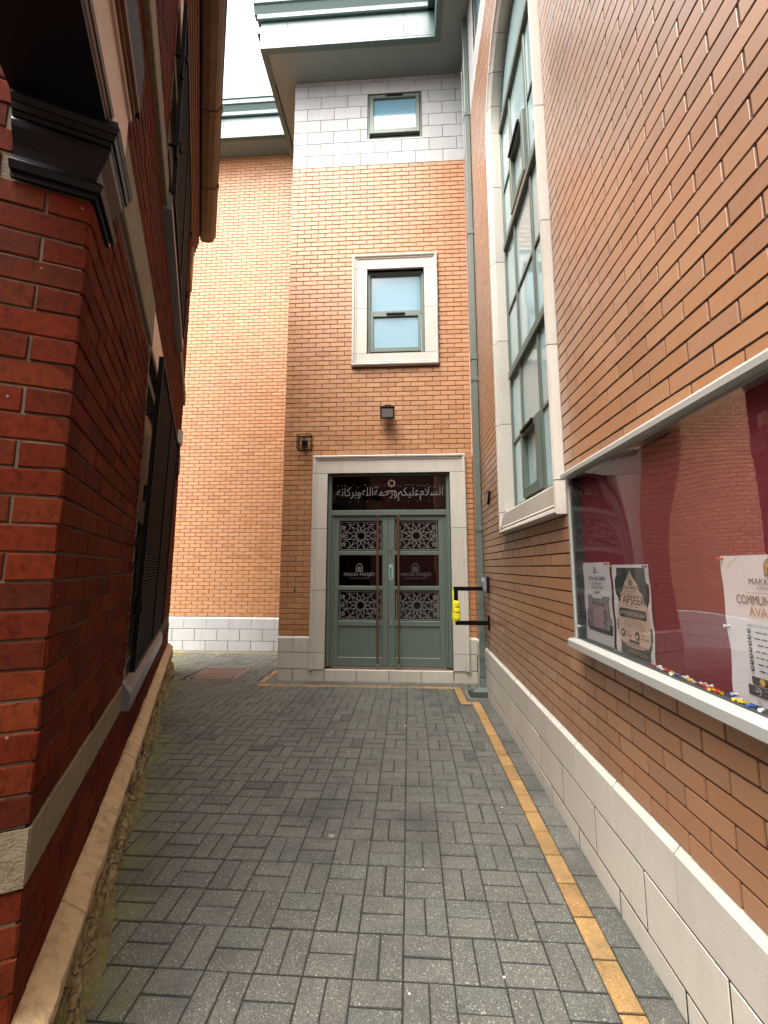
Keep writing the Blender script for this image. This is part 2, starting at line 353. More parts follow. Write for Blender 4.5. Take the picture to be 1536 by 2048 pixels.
def courses(u0, u1, z0, n, ch, L, holes, off=0.0, j=.010, first=0, z0c=None):
    """stretcher bond; holes: (u0,u1,z0,z1) or callables z0,z1 -> (u0,u1)"""
    out = []
    for k in range(n):
        a, b = z0+k*ch+j/2, z0+(k+1)*ch-j/2
        start = u0-((L/2 if (k+first) % 2 else 0)+off)
        cuts = []
        for h in holes:
            if callable(h):
                c = h(a, b)
                if c: cuts.append(c)
            elif h[2] < b-.004 and h[3] > a+.004: cuts.append((h[0], h[1]))
        u = start
        while u < u1:
            segs = [(max(u+j/2, u0), min(u+L-j/2, u1))]
            for c in cuts:
                ns = []
                for s in segs:
                    if c[1] <= s[0] or c[0] >= s[1]: ns.append(s)
                    else:
                        if c[0]-j > s[0]: ns.append((s[0], c[0]-j))
                        if c[1]+j < s[1]: ns.append((c[1]+j, s[1]))
                segs = ns
            out += [(s[0], s[1], a, b) for s in segs if s[1]-s[0] > .015]
            u += L
    return out
def slab(mb, u0, u1, z0, z1, holes, y0, y1):
    us = sorted({u0, u1}|{x for h in holes for x in h[:2] if u0 < x < u1}); zs = sorted({z0, z1}|{x for h in holes for x in h[2:] if z0 < x < z1})
    for a, b in zip(us, us[1:]):
        for c, d in zip(zs, zs[1:]):
            if not any(h[0] <= (a+b)/2 <= h[1] and h[2] <= (c+d)/2 <= h[3] for h in holes): mb.box(a, b, y0, y1, c, d)
    return mb
def zg(y):
    if y <= 4.6: return -.55
    if y <= 6.05: return -.55-(y-4.6)/1.45*.055
    return -.605-min(y-6.05, 2.2)/2.15*.025
# ------------------------------------------------------------------ ground and paving
mb = MB(); ys = [-60, 4.6, 6.05, 8.25, 90]
for i, y in enumerate(ys): mb.add([(-90, y, zg(y)-.035), (90, y, zg(y)-.035)], [])
mb.f = [[2*i, 2*i+1, 2*i+3, 2*i+2] for i in range(4)]; mb.r = [0]*4
o = mb.obj('ground', M['asphalt'], kind='structure')
mb = MB(); ys = [-1.2, 4.6, 6.05, 8.25]
for i, y in enumerate(ys): mb.add([(-5.6, y, zg(y)-.006), (XR, y, zg(y)-.006)], [])
mb.f = [[2*i, 2*i+1, 2*i+3, 2*i+2] for i in range(3)]; mb.r = [0]*3
pave = mb.obj('pavement', M['bed'], kind='structure'); pave['label'] = 'block paved alley floor of grey basket weave pavers with yellow edging'
BX = .595                                                   # stepped yellow border
gx, gy, mx, my = -.032, -.233, .1885, .2
JIG = (.55, 5.02)                                            # border steps in here
def clipx(x0, x1, y0, y1):
    """cut a paver to the field left of the border"""
    yc = (y0+y1)/2
    lim = .705 if yc < 5.06 else .56
    if yc > 5.72 and -2.0 < (x0+x1)/2: return None
    if y1 > 5.72 and x1 > -1.98: y1 = 5.72
    x1 = min(x1, lim)
    return (x0, x1, y0, y1) if x1-x0 > .02 and y1-y0 > .02 else None
fld = []; bord = []
for i in range(-30, 6):
    for k in range(-6, 46):
        x0, y0 = gx+i*mx, gy+k*my
        if y0 > 7.85: continue
        cc = WV.dot(Vector((x0+.1, y0+.1, 0)))
        aa = AV.dot(Vector((x0+.1, y0+.1, 0)))
        if cc < -.45 and aa < 7.5: continue
        if x0 > -1.98 and y0 > 5.9: continue
        if -3.24 < x0+.1 < -2.44 and 5.93 < y0+.1 < 6.82: continue
        if (i+k) % 2 == 0: ps = [(x0, x0+mx, y0, y0+my/2), (x0, x0+mx, y0+my/2, y0+my)]
        else: ps = [(x0, x0+mx/2, y0, y0+my), (x0+mx/2, x0+mx, y0, y0+my)]
        for p in ps:
            q = clipx(*p)
            if q: fld.append(q)
y = -.9
while y < 5.0:                                               # border along the side wall and the cut course behind it
    bord.append((.705, .80, y, min(y+.2, 5.03))); fld.append((.80, .925, y+.06, y+.26)); y += .2
bord += [(.57, .705, 5.035, 5.13), (.705, .80, 5.035, 5.13)]
fld += [(.80, .925, 5.1+.2*k, 5.29+.2*k) for k in range(1)]+[(.665, .80, 5.135, 5.33), (.665, .80, 5.33, 5.53), (.665, .80, 5.53, 5.72), (.80, .925, 5.66, 5.85)]
for k in range(3): bord.append((.57, .665, 5.135+.2*k, min(5.135+.2*(k+1), 5.73)))
x = -2.03
while x < .66: bord.append((x, min(x+.2, .665), 5.725, 5.82)); fld.append((x, min(x+.2, .925), 5.825, 5.925)); fld.append((x+.1, min(x+.3, .925), 5.93, 6.03)); x += .2
fld += [(.67, .80, 5.72, 5.82), (.80, .925, 5.86, 6.03)]
y = 5.825
while y < 7.9: bord.append((-2.08, -1.985, y, y+.2)); fld.append((-1.98, -1.87, y+.05, y+.25)); y += .2
x = -5.4
while x < -2.1: bord.append((x, x+.2, 7.95, 8.045)); fld.append((x, x+.2, 8.05, 8.18)); x += .2
def laypav(rects, name, stuff, m, n):
    rs = random.Random(3)
    def ar(p): z = zg(p[2]); return area(F0, [(p[0], p[2], z), (p[1], p[2], z), (p[1], p[3], z), (p[0], p[3], z)])
    st = MB(); cache = {}
    for i, p in enumerate(sorted(rects, key=lambda p: -ar(p))):
        L, W = p[1]-p[0]-rs.uniform(.0045, .0070), p[3]-p[2]-rs.uniform(.0070, .0105); L, W = round(L, 3), round(W, 3)
        if L < .01 or W < .01: continue
        def shape():
            c = .004; x, yy = L/2, W/2
            return MB().add([(-x+c, -yy+c, 0), (x-c, -yy+c, 0), (x-c, yy-c, 0), (-x+c, yy-c, 0), (-x, -yy, -c*.8), (x, -yy, -c*.8), (x, yy, -c*.8), (-x, yy, -c*.8),
                             (-x, -yy, -.05), (x, -yy, -.05), (x, yy, -.05), (-x, yy, -.05)],
                            [(0, 1, 2, 3), (4, 5, 1, 0), (5, 6, 2, 1), (6, 7, 3, 2), (7, 4, 0, 3), (8, 9, 5, 4), (9, 10, 6, 5), (10, 11, 7, 6), (11, 8, 4, 7)])
        yc = (p[2]+p[3])/2; loc = Vector(((p[0]+p[1])/2+rs.uniform(-.001, .001), yc+rs.uniform(-.001, .001), zg(yc)+rs.uniform(-.0012, .0022)))
        rot = (rs.uniform(-.006, .006), rs.uniform(-.006, .006), rs.uniform(-.007, .007))
        key = (round(L, 3), round(W, 3))
        if i < n:
            if key not in cache: cache[key] = shape().mesh(name, m)
            o = inst(name, cache[key], pave); o.location = loc; o.rotation_euler = rot
        else:
            b = shape(); mt = T(loc) @ Matrix.Rotation(rot[2], 4, 'Z') @ Matrix.Rotation(rot[0], 4, 'X') @ Matrix.Rotation(rot[1], 4, 'Y')
            st.add([mt @ Vector(v) for v in b.v], b.f, rs.uniform(.01, .99))
    if st.v: st.obj(stuff, m, pave, kind='stuff', recalc=False)
laypav(fld, 'paver', 'paver_field', M['paver'], 300)
laypav(bord, 'border_paver', 'border_field', M['border'], 300)
grit = MB(); q = random.Random(77)
for i in range(46):
    gx_, gy_ = q.uniform(-1.6, .66), q.uniform(1.4, 5.6); r_ = q.uniform(.0025, .007); zz_ = zg(gy_)+.0012
    if WV.dot(Vector((gx_, gy_, 0))) < -.22: continue
    k_ = q.randrange(4, 7); a_ = q.uniform(0, 6)
    grit.add([(gx_+r_*q.uniform(.5, 1)*math.cos(a_+6.2832*j/k_), gy_+r_*q.uniform(.5, 1)*math.sin(a_+6.2832*j/k_), zz_) for j in range(k_)]+[(gx_, gy_, zz_+r_*.6)], [(j, (j+1) % k_, k_) for j in range(k_)])
grit.obj('grit', M['white'], pave, kind='stuff')
# manhole cover
zm = zg(6.35)
t = thing('manhole_cover', 'rusty brown metal access cover set in the far paving beside the red brick building', 'manhole cover', F0, (-2.83, 6.37, zm))
def rrect(x0, x1, y0, y1, r, k=5):
    pts = []
    for cx, cy, a0 in ((x1-r, y0+r, -90), (x1-r, y1-r, 0), (x0+r, y1-r, 90), (x0+r, y0+r, 180)):
        for i in range(k+1): a = R(a0+90*i/k); pts.append((cx+r*math.cos(a), cy+r*math.sin(a)))
    return pts
def ring(mb, o_, i_, z0, z1):
    k = len(o_); vs = [(p[0], p[1], z1) for p in o_]+[(p[0], p[1], z1) for p in i_]+[(p[0], p[1], z0) for p in o_]+[(p[0], p[1], z0) for p in i_]
    fs = []
    for a in range(k):
        b = (a+1) % k; fs += [(a, b, k+b, k+a), (2*k+a, 2*k+b, b, a), (k+a, k+b, 3*k+b, 3*k+a)]
    return mb.add(vs, fs)
x0, x1, y0, y1 = -3.18, -2.48, 6.0, 6.73
ring(MB(), rrect(x0, x1, y0, y1, .09), rrect(x0+.022, x1-.022, y0+.022, y1-.022, .075), zm-.04, zm+.004).obj('frame', M['lidframe'], t)
mb = MB(); pr = rrect(x0+.034, x1-.034, y0+.034, y1-.034, .07); k = len(pr)
mb.add([(p[0], p[1], zm-.004) for p in pr]+[(p[0], p[1], zm-.03) for p in pr], [tuple(range(k))]+[(i, (i+1) % k, k+(i+1) % k, k+i) for i in range(k)]).obj('cover_plate', M['manhole'], t)
mb = MB()
for i in range(-12, 30):
    s0 = x0+.05+i*.045
    a = max(s0, x0+.07); b = min(s0+.62, x1-.07)
    if b-a > .05:
        ya, yb = y0+.06+(a-s0)*1.0, y0+.06+(b-s0)*1.0
        if yb > y1-.06: b -= (yb-(y1-.06)); yb = y1-.06
        if b-a > .03: mb.add([(a, ya, zm+.003), (a+.016, ya, zm+.003), (b+.016, yb, zm+.003), (b, yb, zm+.003), (a-.004, ya, zm-.004), (a+.02, ya, zm-.004), (b+.02, yb, zm-.004), (b-.004, yb, zm-.004)], [(0, 1, 2, 3), (0, 3, 7, 4), (1, 2, 6, 5), (0, 1, 5, 4), (2, 3, 7, 6)])
mb.obj('tread_rib', M['manhole'], t, kind='stuff')

# ------------------------------------------------------------------ entrance block (front wall)
XL = -1.866
eb = thing('entrance_block', 'buff brick entrance tower with a stone band, small windows and the green double door', 'building', F_FRONT, (XL, 0, -.62))
SUR = (-1.41, .83, -.45, 2.61); DOOR = (-1.19, .606, -.45, 2.345)
W1S = (-.85, .475, 4.01, 5.85); W1 = (-.62, .272, 4.205, 5.62); W2 = (-.625, .267, 7.985, 8.85)
br = courses(XL, XR-.003, 0, 100, .075, .225, [SUR, W1S], off=0.0, first=0)
lay(eb, F_FRONT, br, 'brick', 'brickwork', M['buff'])
slab(MB(), XL, XR, -.64, 9.16, [DOOR, W1, W2], .008, .20).obj('mortar_bed', M['mortar'], eb)
bl = []
for k in range(8):
    a, b = 7.5+k*.225, min(7.5+(k+1)*.225, 9.15); u = XL-(.225 if k % 2 == 0 else 0)
    while u < XR:
        segs = [(max(u+.004, XL), min(u+.446, XR-.003))]
        if W2[2] < b-.01 and W2[3] > a+.01:
            ns = []
            for s in segs:
                if s[1] <= W2[0]-.02 or s[0] >= W2[1]+.02: ns.append(s)
                else:
                    if s[0] < W2[0]-.03: ns.append((s[0], W2[0]-.006))
                    if s[1] > W2[1]+.03: ns.append((W2[1]+.006, s[1]))
            segs = ns
        zz = [(a+.003, b-.003)]
        if W2[3] > a+.01 and W2[3] < b-.01 or (W2[2] > a+.01 and W2[2] < b-.01): pass
        bl += [(s[0], s[1], zz[0][0], zz[0][1]) for s in segs if s[1]-s[0] > .02]; u += .45
lay(eb, F_FRONT, bl, 'stone_block', 'stone_blockwork', M['band'], .05, .003)
MB().box(W2[0]-.006, W2[1]+.006, .001, .05, W2[3]+.002, 9.0-.003).obj('stone_infill', M['band'], eb)
MB().box(W2[0]-.006, W2[1]+.006, .001, .05, 7.95+.003, W2[2]-.002).obj('stone_infill', M['band'], eb)
pl = []
for (a, b, off) in ((-.222, 0, 0), (-.447, -.228, 1), (-.62, -.453, 0)):
    for u0, u1, us in ((XL, -1.413 if a > -.45 else -1.19, [XL+.225 if off == 0 else 99]), (.833 if a > -.45 else .61, XR-.003, [])):
        cut = [u0]+[c for c in us if u0 < c < u1]+[u1]
        pl += [(c+.003, d-.003, a, b) for c, d in zip(cut, cut[1:])]
pl2 = [p for p in pl if p[3] > -.01]; pl3 = [p for p in pl if p[3] < -.01]
lay(eb, F_FRONT, pl2, 'plinth_block', 'plinth_blockwork', M['stone'], .07, .004, y0=-.017, top=lambda p: .032)
lay(eb, F_FRONT, pl3, 'plinth_block', 'plinth_blockwork', M['stone'], .07, .004, y0=-.017)
lay(eb, F_FRONT, [(-1.19+.45*k+.003, min(-1.19+.45*(k+1), .606)-.003, -.62, -.452) for k in range(4)], 'step_block', 'step_blocks', M['stone'], .12, .006, y0=-.022)
def surround(parent, F, out, inn, m, name='surround_stone', proj=.03, joints_l=(), joints_r=(), bottom=True, lint=True, reveal=.10):
    """moulded stone frame: flat band with an outer raised roll; cut into stones at the joints"""
    wl, wr, wt = inn[0]-out[0], out[1]-inn[1], out[3]-inn[3]; wb = inn[2]-out[2] if bottom else 0
    def prof(w): return [(0, .03), (0, -proj-.022), (.016, -proj-.030), (.034, -proj-.026), (.046, -proj-.008), (.062, -proj-.012), (.074, -proj), (w, -proj), (w, reveal), (.0, reveal)]
    g = .003; gm = .0002
    js_ = []
    def vert(side, z0, z1, t0, t1, i=0):      # t0/t1: mitre flags at the ends
        b = MB(); w = wl if side < 0 else wr; pr = prof(w); e = out[0] if side < 0 else out[1]
        lo = []; hi = []
        for q in pr:
            x = e+q[0] if side < 0 else e-q[0]
            lo.append((x, q[1], z0+(q[0]/w*wb+gm if t0 else g))); hi.append((x, q[1], z1-(q[0]/w*wt+gm if t1 else g)))
        if i > 0: js_.append((z0, side, pr, e))
        k = len(pr); b.add(lo+hi, [(i, (i+1) % k, k+(i+1) % k, k+i) for i in range(k)]+[tuple(range(k)), tuple(range(k, 2*k))])
        return b
    def hor(top):
        b = MB(); w = wt if top else wb; pr = prof(w); e = out[3] if top else out[2]; lo = []; hi = []
        for q in pr:
            z = e-q[0] if top else e+q[0]
            lo.append((out[0]+q[0]/w*wl+gm, q[1], z)); hi.append((out[1]-q[0]/w*wr-gm, q[1], z))
        k = len(pr); b.add(lo+hi, [(i, (i+1) % k, k+(i+1) % k, k+i) for i in range(k)]+[tuple(range(k)), tuple(range(k, 2*k))]); return b
    hor(True).obj(name, m, parent)
    if bottom: hor(False).obj(name, m, parent)
    for side, js in ((-1, joints_l), (1, joints_r)):
        zs = [out[2]]+list(js)+[out[3]]
        for i, (a, b) in enumerate(zip(zs, zs[1:])): vert(side, a, b, i == 0 and bottom, i == len(zs)-2, i).obj(name, m, parent)
    jb = MB()
    for z, side, pr, e in {(round(j[0], 4), j[1]): j for j in js_}.values():
        k = len(pr); x = [(e+max(q[0], .003) if side < 0 else e-max(q[0], .003), q[1]+(.0025 if q[1] < 0 else 0)) for q in pr]
        jb.add([(p[0], p[1], z-.0032) for p in x]+[(p[0], p[1], z+.0032) for p in x], [(i, (i+1) % k, k+(i+1) % k, k+i) for i in range(k)])
    if jb.v: jb.obj('joint_filler', M['joint'], parent, kind='stuff')
surround(eb, F_FRONT, SUR, DOOR, M['stone'], joints_l=(-.225, .64, 1.525, 2.343), joints_r=(-.225, .64, 1.525, 2.343), bottom=False)
surround(eb, F_FRONT, W1S, W1, M['stone'], joints_l=(4.207, 4.95, 5.618), joints_r=(4.207, 4.95, 5.618))
def bars(lst, y0, y1):
    b = MB()
    for q in lst: b.bbox(q[0], q[1], y0, y1, q[2], q[3], .004)
    return b
def pane(name, m, parent, u0, u1, z0, z1, y):
    return MB().box(u0, u1, y, y+.006, z0, z1).obj(name, m, parent)
# window over the door
u0, u1, z0, z1 = W1
f = bars([(u0+.002, u0+.045, z0, z1), (u1-.045, u1-.002, z0, z1), (u0+.045, u1-.045, z1-.045, z1-.002), (u0+.045, u1-.045, z0+.002, z0+.05), (u0+.045, u1-.045, 4.90, 4.95)], .045, .11).obj('window', M['green'], eb)
bars([(u0+.05, u0+.098, z0+.055, 4.895), (u1-.098, u1-.05, z0+.055, 4.895), (u0+.098, u1-.098, 4.845, 4.895), (u0+.098, u1-.098, z0+.055, z0+.125)], .030, .09).obj('opening_sash', M['green'], f)
bars([(u0+.045, u0+.06, 4.952, z1-.05), (u1-.06, u1-.045, 4.952, z1-.05), (u0+.06, u1-.06, z1-.062, z1-.047)], .06, .1).obj('glazing_bead', M['green'], f)
pane('pane', M['skypane'], f, u0+.045, u1-.045, 4.95, z1-.045, .085)
pane('pane', M['skypane'], f, u0+.098, u1-.098, z0+.125, 4.845, .06)
MB().box(-.32, -.03, .004, .03, 4.877, 4.893).obj('vent', M['black'], f)
# window in the stone band
u0, u1, z0, z1 = W2
f = bars([(u0+.002, u0+.03, z0, z1), (u1-.03, u1-.002, z0, z1), (u0+.03, u1-.03, z1-.03, z1-.002), (u0+.03, u1-.03, z0+.002, z0+.02)], .02, .11).obj('window', M['green'], eb)
bars([(u0+.034, u0+.096, z0+.10, z1-.034), (u1-.096, u1-.034, z0+.10, z1-.034), (u0+.096, u1-.096, z1-.096, z1-.034), (u0+.096, u1-.096, z0+.10, z0+.18)], -.004, .05).obj('opening_sash', M['green'], f)
pane('pane', M['skypane'], f, u0+.096, u1-.096, z0+.18, z1-.096, .03)
MB().box(-.32, -.04, -.02, -.004, z1-.072, z1-.052).obj('vent', M['black'], f)
MB().box(u0+.05, u1-.05, .05, .07, z0+.06, z0+.085).obj('stay', M['steel'], f)
MB().box(u0+.03, u1-.03, .10, .14, z0+.02, z1-.03).obj('gap_shade_sheet', M['dark'], f)  # dark sheet standing in for the shade behind the ajar sash
MB().box(XL+.004, -1.415, -.0145, .007, -.62, -.034).box(.836, XR-.004, -.0145, .007, -.62, -.034).box(-1.185, .6, -.012, .05, -.62, -.46).obj('joint_filler', M['joint'], eb)
# eaves of the entrance block
def eaves_run(parent, x0, x1, yf, yw, z, joints, steps=True, ext=(0, 0)):
    MB().box(x0+.005, x1, yf+.11, yw, z, z+.02).obj('soffit', M['soffit'], parent)
    MB().box(x0, x1, yf+.002, yf+.085, z-.022, z+.01).obj('soffit_trim', M['eave'], parent)
    MB().box(x0+.02, x1, yf+.09, yf+.108, z-.008, z+.015).obj('soffit_bead', M['soffit'], parent)
    xs = [x0]+joints+[x1]
    for a, b in zip(xs, xs[1:]): MB().bbox(a+.0015, b-.0015, yf, yf+.03, z+.012, z+.46, .002).obj('fascia_panel', M['eave'], parent)
    MB().prism([(yf-.03, z+.462), (yf-.045, z+.48), (yf-.045, z+.56), (yf-.02, z+.575), (yf+.05, z+.575), (yf+.05, z+.462)], 'x', x0-ext[0]*.045, x1).obj('cornice_rail', M['eave'], parent)
    MB().prism([(yf-.03, z+.577), (yf-.075, z+.68), (yf-.10, z+.70), (yf-.10, z+.80), (yf-.06, z+.81), (yf+.05, z+.81), (yf+.05, z+.577)], 'x', x0-ext[0]*.10, x1).obj('cornice_rail', M['eave'], parent)
    MB().box(x0-ext[0]*.11, x1, yf-.115, yf+.06, z+.812, z+.88).obj('gutter_edge', M['eave'], parent)
ZS = 9.15
MB().box(.4655, .55, -.529, -.446, ZS-.0215, ZS+.0095).obj('soffit_trim', M['eave'], eb)
MB().box(.44, .50, -.497, -.44, ZS+.03, ZS+.84).obj('corner_block', M['eave'], eb)
MB().box(.466, .556, -.447, 0, ZS+.002, ZS+.018).obj('soffit', M['soffit'], eb)
eaves_run(eb, -2.30, .465, -.531, 0, ZS, [-1.86, -.02], ext=(1, 0))
MB().box(.555, XR, -.53, 0, ZS+.001, ZS+.02).obj('soffit', M['soffit'], eb)
MB().box(-2.20, XL, .002, 2.2, ZS+.001, ZS+.02).obj('soffit', M['soffit'], eb)
MB().box(-2.30, -2.215, -.4455, 2.2, ZS-.022, ZS+.01).obj('soffit_trim', M['eave'], eb)
MB().box(-2.30, -2.27, -.50, 2.2, ZS+.012, ZS+.46).obj('fascia_panel', M['eave'], eb)
MB().box(-2.41, -2.28, -.4, 2.2, ZS+.462, ZS+.88).obj('cornice_rail', M['eave'], eb)
for u in (-1.0, .05): MB().box(u-.0015, u+.0015, -.42, -.002, ZS-.0015, ZS).obj('soffit_joint', M['rubber'], eb)
MB().box(-2.3, XR, -.5, 2.2, ZS+.30, ZS+.32).obj('roof_deck', M['roof'], eb)
MB().box(XL, XL+.18, .2, 2.14, -.64, ZS).obj('return_wall', M['buff'], eb)
# door set
YD = .055
fr = bars([(-1.188, -1.135, -.43, 2.343), (.552, .604, -.43, 2.343), (-1.135, .552, 2.315, 2.343), (-1.135, .552, 1.72, 1.80)], YD-.015, YD+.07)
dfr = fr.obj('door_frame', M['green'], eb)
for q_ in ((-1.133, -1.10, -.43, 1.718), (.517, .55, -.43, 1.718)): bars([q_], YD+.004, YD+.06).obj('jamb_bead', M['green'], dfr)
MB().box(-1.652, -1.641, -.001, .004, .605, .668).obj('weep_vent', M['blackmatt'], eb)
MB().box(-1.10, .517, YD+.0, YD+.08, -.445, -.425).obj('threshold', M['steel'], dfr)
MB().box(-1.135, .552, YD+.03, YD+.036, 1.80, 2.315).obj('transom_glass', M['doorglass'], dfr)
AR = [['\ufe8d', '\ufedf', '\ufeb4', '\ufefc', '\ufee1'], ['\ufecb', '\ufee0', '\ufef4', '\ufedc', '\ufee2'], ['\ufeed', '\ufead', '\ufea3', '\ufee4', '\ufe94'],
      ['\ufe8d', '\ufedf', '\ufee0', '\ufeea'], ['\ufeed', '\ufe91', '\ufeae', '\ufedb', '\ufe8e', '\ufe97', '\ufeea']]
ar = ''.join(''.join(wd) for wd in AR)[::-1]
text(ar, M['etch'], dfr, -1.07, 1.945, y=YD+.027, fit=(1.58, .205), name='calligraphy')
mk = MB(); rs = random.Random(5)
for k in range(34):
    u = -1.06+k*.0475+rs.uniform(-.012, .012); z = 2.155+rs.uniform(-.012, .02); s = rs.choice([.02, .026, .018])
    ty = rs.randrange(3)
    if ty == 0: mk.strip([(u, z), (u+s, z+s*.7)], .005, YD+.027)
    elif ty == 1: mk.strip([(u, z+.012), (u+.006, z), (u+.012, z+.012), (u+.018, z), (u+.024, z+.012)], .004, YD+.027)
    else: mk.strip([(u, z), (u+.012, z+.014), (u+.002, z+.02), (u+.004, z+.004), (u+.02, z-.008)], .004, YD+.027)
for k in range(9):
    u = -.9+k*.15+rs.uniform(-.03, .03); mk.strip([(u, 1.927), (u+.018, 1.938)], .005, YD+.027)
mk.obj('vowel_marks', M['etch'], dfr)
def rosette(parent, u0, u1, z0, z1, y):
    cu, cz = (u0+u1)/2, (z0+z1)/2; hu, hz = (u1-u0)/2-.012, (z1-z0)/2-.012; b = MB()
    def clip(p, q):
        t0, t1 = 0, 1; d = (q[0]-p[0], q[1]-p[1])
        for pp, qq in ((-d[0], p[0]+hu), (d[0], hu-p[0]), (-d[1], p[1]+hz), (d[1], hz-p[1])):
            if abs(pp) < 1e-9:
                if qq < 0: return None
            else:
                r = qq/pp
                if pp < 0: t0 = max(t0, r)
                else: t1 = min(t1, r)
        return None if t0 >= t1 else ((p[0]+d[0]*t0, p[1]+d[1]*t0), (p[0]+d[0]*t1, p[1]+d[1]*t1))
    Rr = hz*.98; segs = []
    for k in range(12):
        a, c = R(30*k+15), R(30*(k+5)+15)
        p, q = (Rr*math.cos(a), Rr*math.sin(a)), (Rr*math.cos(c), Rr*math.sin(c))
        m0 = Vector(((p[0]+q[0])/2, (p[1]+q[1])/2)); d = Vector((q[0]-p[0], q[1]-p[1])).normalized()
        ext = Rr*.966*(1.42 if True else 1); cut = Rr*.10
        for s in (-1, 1):
            segs.append((tuple(m0+d*s*cut), tuple(m0+d*s*ext)))
    for k in range(12):                       # petals outside the star and small stars at the sides
        a0, a1, a2 = R(30*k), R(30*k+15), R(30*k+30)
        P = lambda r, a: (r*math.cos(a), r*math.sin(a))
        segs += [(P(Rr*.98, a0), P(Rr*1.18, a1)), (P(Rr*1.18, a1), P(Rr*.98, a2))]
    for sx in (-1, 1):
        for sz in (-1, 0, 1):
            c = (sx*hu*.86, sz*hz*.62)
            for k in range(5):
                a, e = R(72*k+90), R(72*(k+2)+90); r = hz*.20
                segs.append(((c[0]+r*math.cos(a), c[1]+r*math.sin(a)), (c[0]+r*math.cos(e), c[1]+r*math.sin(e))))
    for s in segs:
        e = clip(*s)
        if e: b.strip([(cu+e[0][0], cz+e[0][1]), (cu+e[1][0], cz+e[1][1])], .0095, y)
    b.strip([(cu-hu, cz-hz), (cu+hu, cz-hz), (cu+hu, cz+hz), (cu-hu, cz+hz), (cu-hu, cz-hz)], .012, y)
    b.obj('rosette_film', M['film'], parent, kind='stuff', recalc=False)
def logo(mb, cu, z0, s, y):                     # pointed arch with a domed hall inside
    def arch(w, h, z):
        p = [(cu-w, z), (cu-w, z+h*.5)]
        for i in range(1, 7): tt = i/6; p.append((cu-w+w*tt**1.3, z+h*.5+h*.5*math.sin(tt*1.57)**.8))
        return p+[(2*cu-q[0], q[1]) for q in p[::-1][1:]]+[(cu-w, z)]
    mb.strip(arch(s*.42, s*1.0, z0), s*.05, y); mb.strip(arch(s*.34, s*.86, z0+s*.05), s*.03, y)
    dome = [(cu+s*.22*math.cos(R(a)), z0+s*.36+s*.2*math.sin(R(a))) for a in range(0, 181, 30)]
    mb.add([(p[0], y, p[1]) for p in dome], [tuple(range(len(dome)))])
    for k in (-2, -1, 0, 1, 2): mb.strip([(cu+k*s*.1, z0+s*.06), (cu+k*s*.1, z0+s*.34)], s*.045, y)
    mb.strip([(cu, z0+s*.55), (cu, z0+s*.68)], s*.03, y)
    return mb
def leaf(u0, u1, hx, ga, gb, dim, extra):
    z0, z1 = -.42, 1.715
    g1, g2, g3 = (1.20, 1.645), (.695, 1.14), (.205, .635); p4 = (-.30, .13)
    ls = [(u0, ga, z0, z1), (gb, u1, z0, z1)]
    zz = [z0, p4[0], p4[1], g3[0], g3[1], g2[0], g2[1], g1[0], g1[1], z1]
    for a, b in zip(zz[::2], zz[1::2]): ls.append((ga, gb, a, b))
    dl = bars(ls, YD+.012, YD+.062).obj('door', M['green'], eb)
    for g in (g1, g2, g3): MB().box(ga, gb, YD+.038, YD+.044, g[0], g[1]).obj('glass_pane', M['doorglass'], dl)
    MB().bbox(ga+.003, gb-.003, YD+.026, YD+.05, p4[0]+.003, p4[1]-.003, .002).obj('kick_panel', M['green'], dl)
    rosette(dl, ga+.008, gb-.008, g1[0]+.008, g1[1]-.008, YD+.034); rosette(dl, ga+.008, gb-.008, g3[0]+.008, g3[1]-.008, YD+.034)
    cu = (ga+gb)/2+.0; mm = M['etch'] if not dim else M['etchdim']
    text('MAKKI MASJID', mm, dl, cu-.02, .838, wid=.45, y=YD+.035, align='C')
    text('& EDUCATION CENTRE', M['etchdim'], dl, cu-.02, .795, wid=.29, y=YD+.035, align='C')
    logo(MB(), cu-.02, .905, .115, YD+.035).obj('emblem', mm, dl, recalc=False)
    h = MB(); h.tube((hx, YD-.05, -.40), (hx, YD-.05, 1.72), .016, 12)
    for z in (-.34, 1.66): h.tube((hx, YD-.05, z), (hx, YD+.012, z), .009)
    h.obj('pull_handle', M['bronze'], dl, smooth=False)
    for z in (-.405, 1.69): MB().box(hx-.019, hx+.019, YD-.069, YD-.031, z, z+.035).obj('handle_cap', M['steel'] if z < 0 else M['bronze'], dl)
    return dl
leaf(-1.098, -.2995, -.448, -1.018, -.381, False, 0)
d2 = leaf(-.2965, .515, -.148, -.202, .433, True, 1)
for z in (1.20, .14):
    MB().box(-.274, -.25, YD-.004, YD+.012, z, z+.06).box(-.268, -.256, YD-.010, YD-.004, z+.008, z+.034).obj('lock', M['steel'], d2)
MB().box(-.285, -.235, YD+.0085, YD+.012, .79, 1.0).obj('sign_plate', M['signwhite'], d2)
MB().box(-.280, -.240, YD+.0065, YD+.0085, .796, .994).obj('sign_face', M['signgreen'], d2)
for i, c in enumerate('PULL'):
    mm = text(c, M['signwhite'], d2, 0, 0, fit=(.024, .022), y=0, name='sign_letter')
    mm.data.transform(Matrix.Translation((-.248, YD+.0055, .93-i*.033)) @ Matrix.Rotation(R(90), 4, 'Y') @ T((0, 0, 0)))
MB().strip([(-.262, .955), (-.262, .985)], .014, YD+.0055).strip([(-.272, .972), (-.262, .987), (-.252, .972)], .008, YD+.0055).obj('sign_arrow', M['signwhite'], d2, recalc=False)
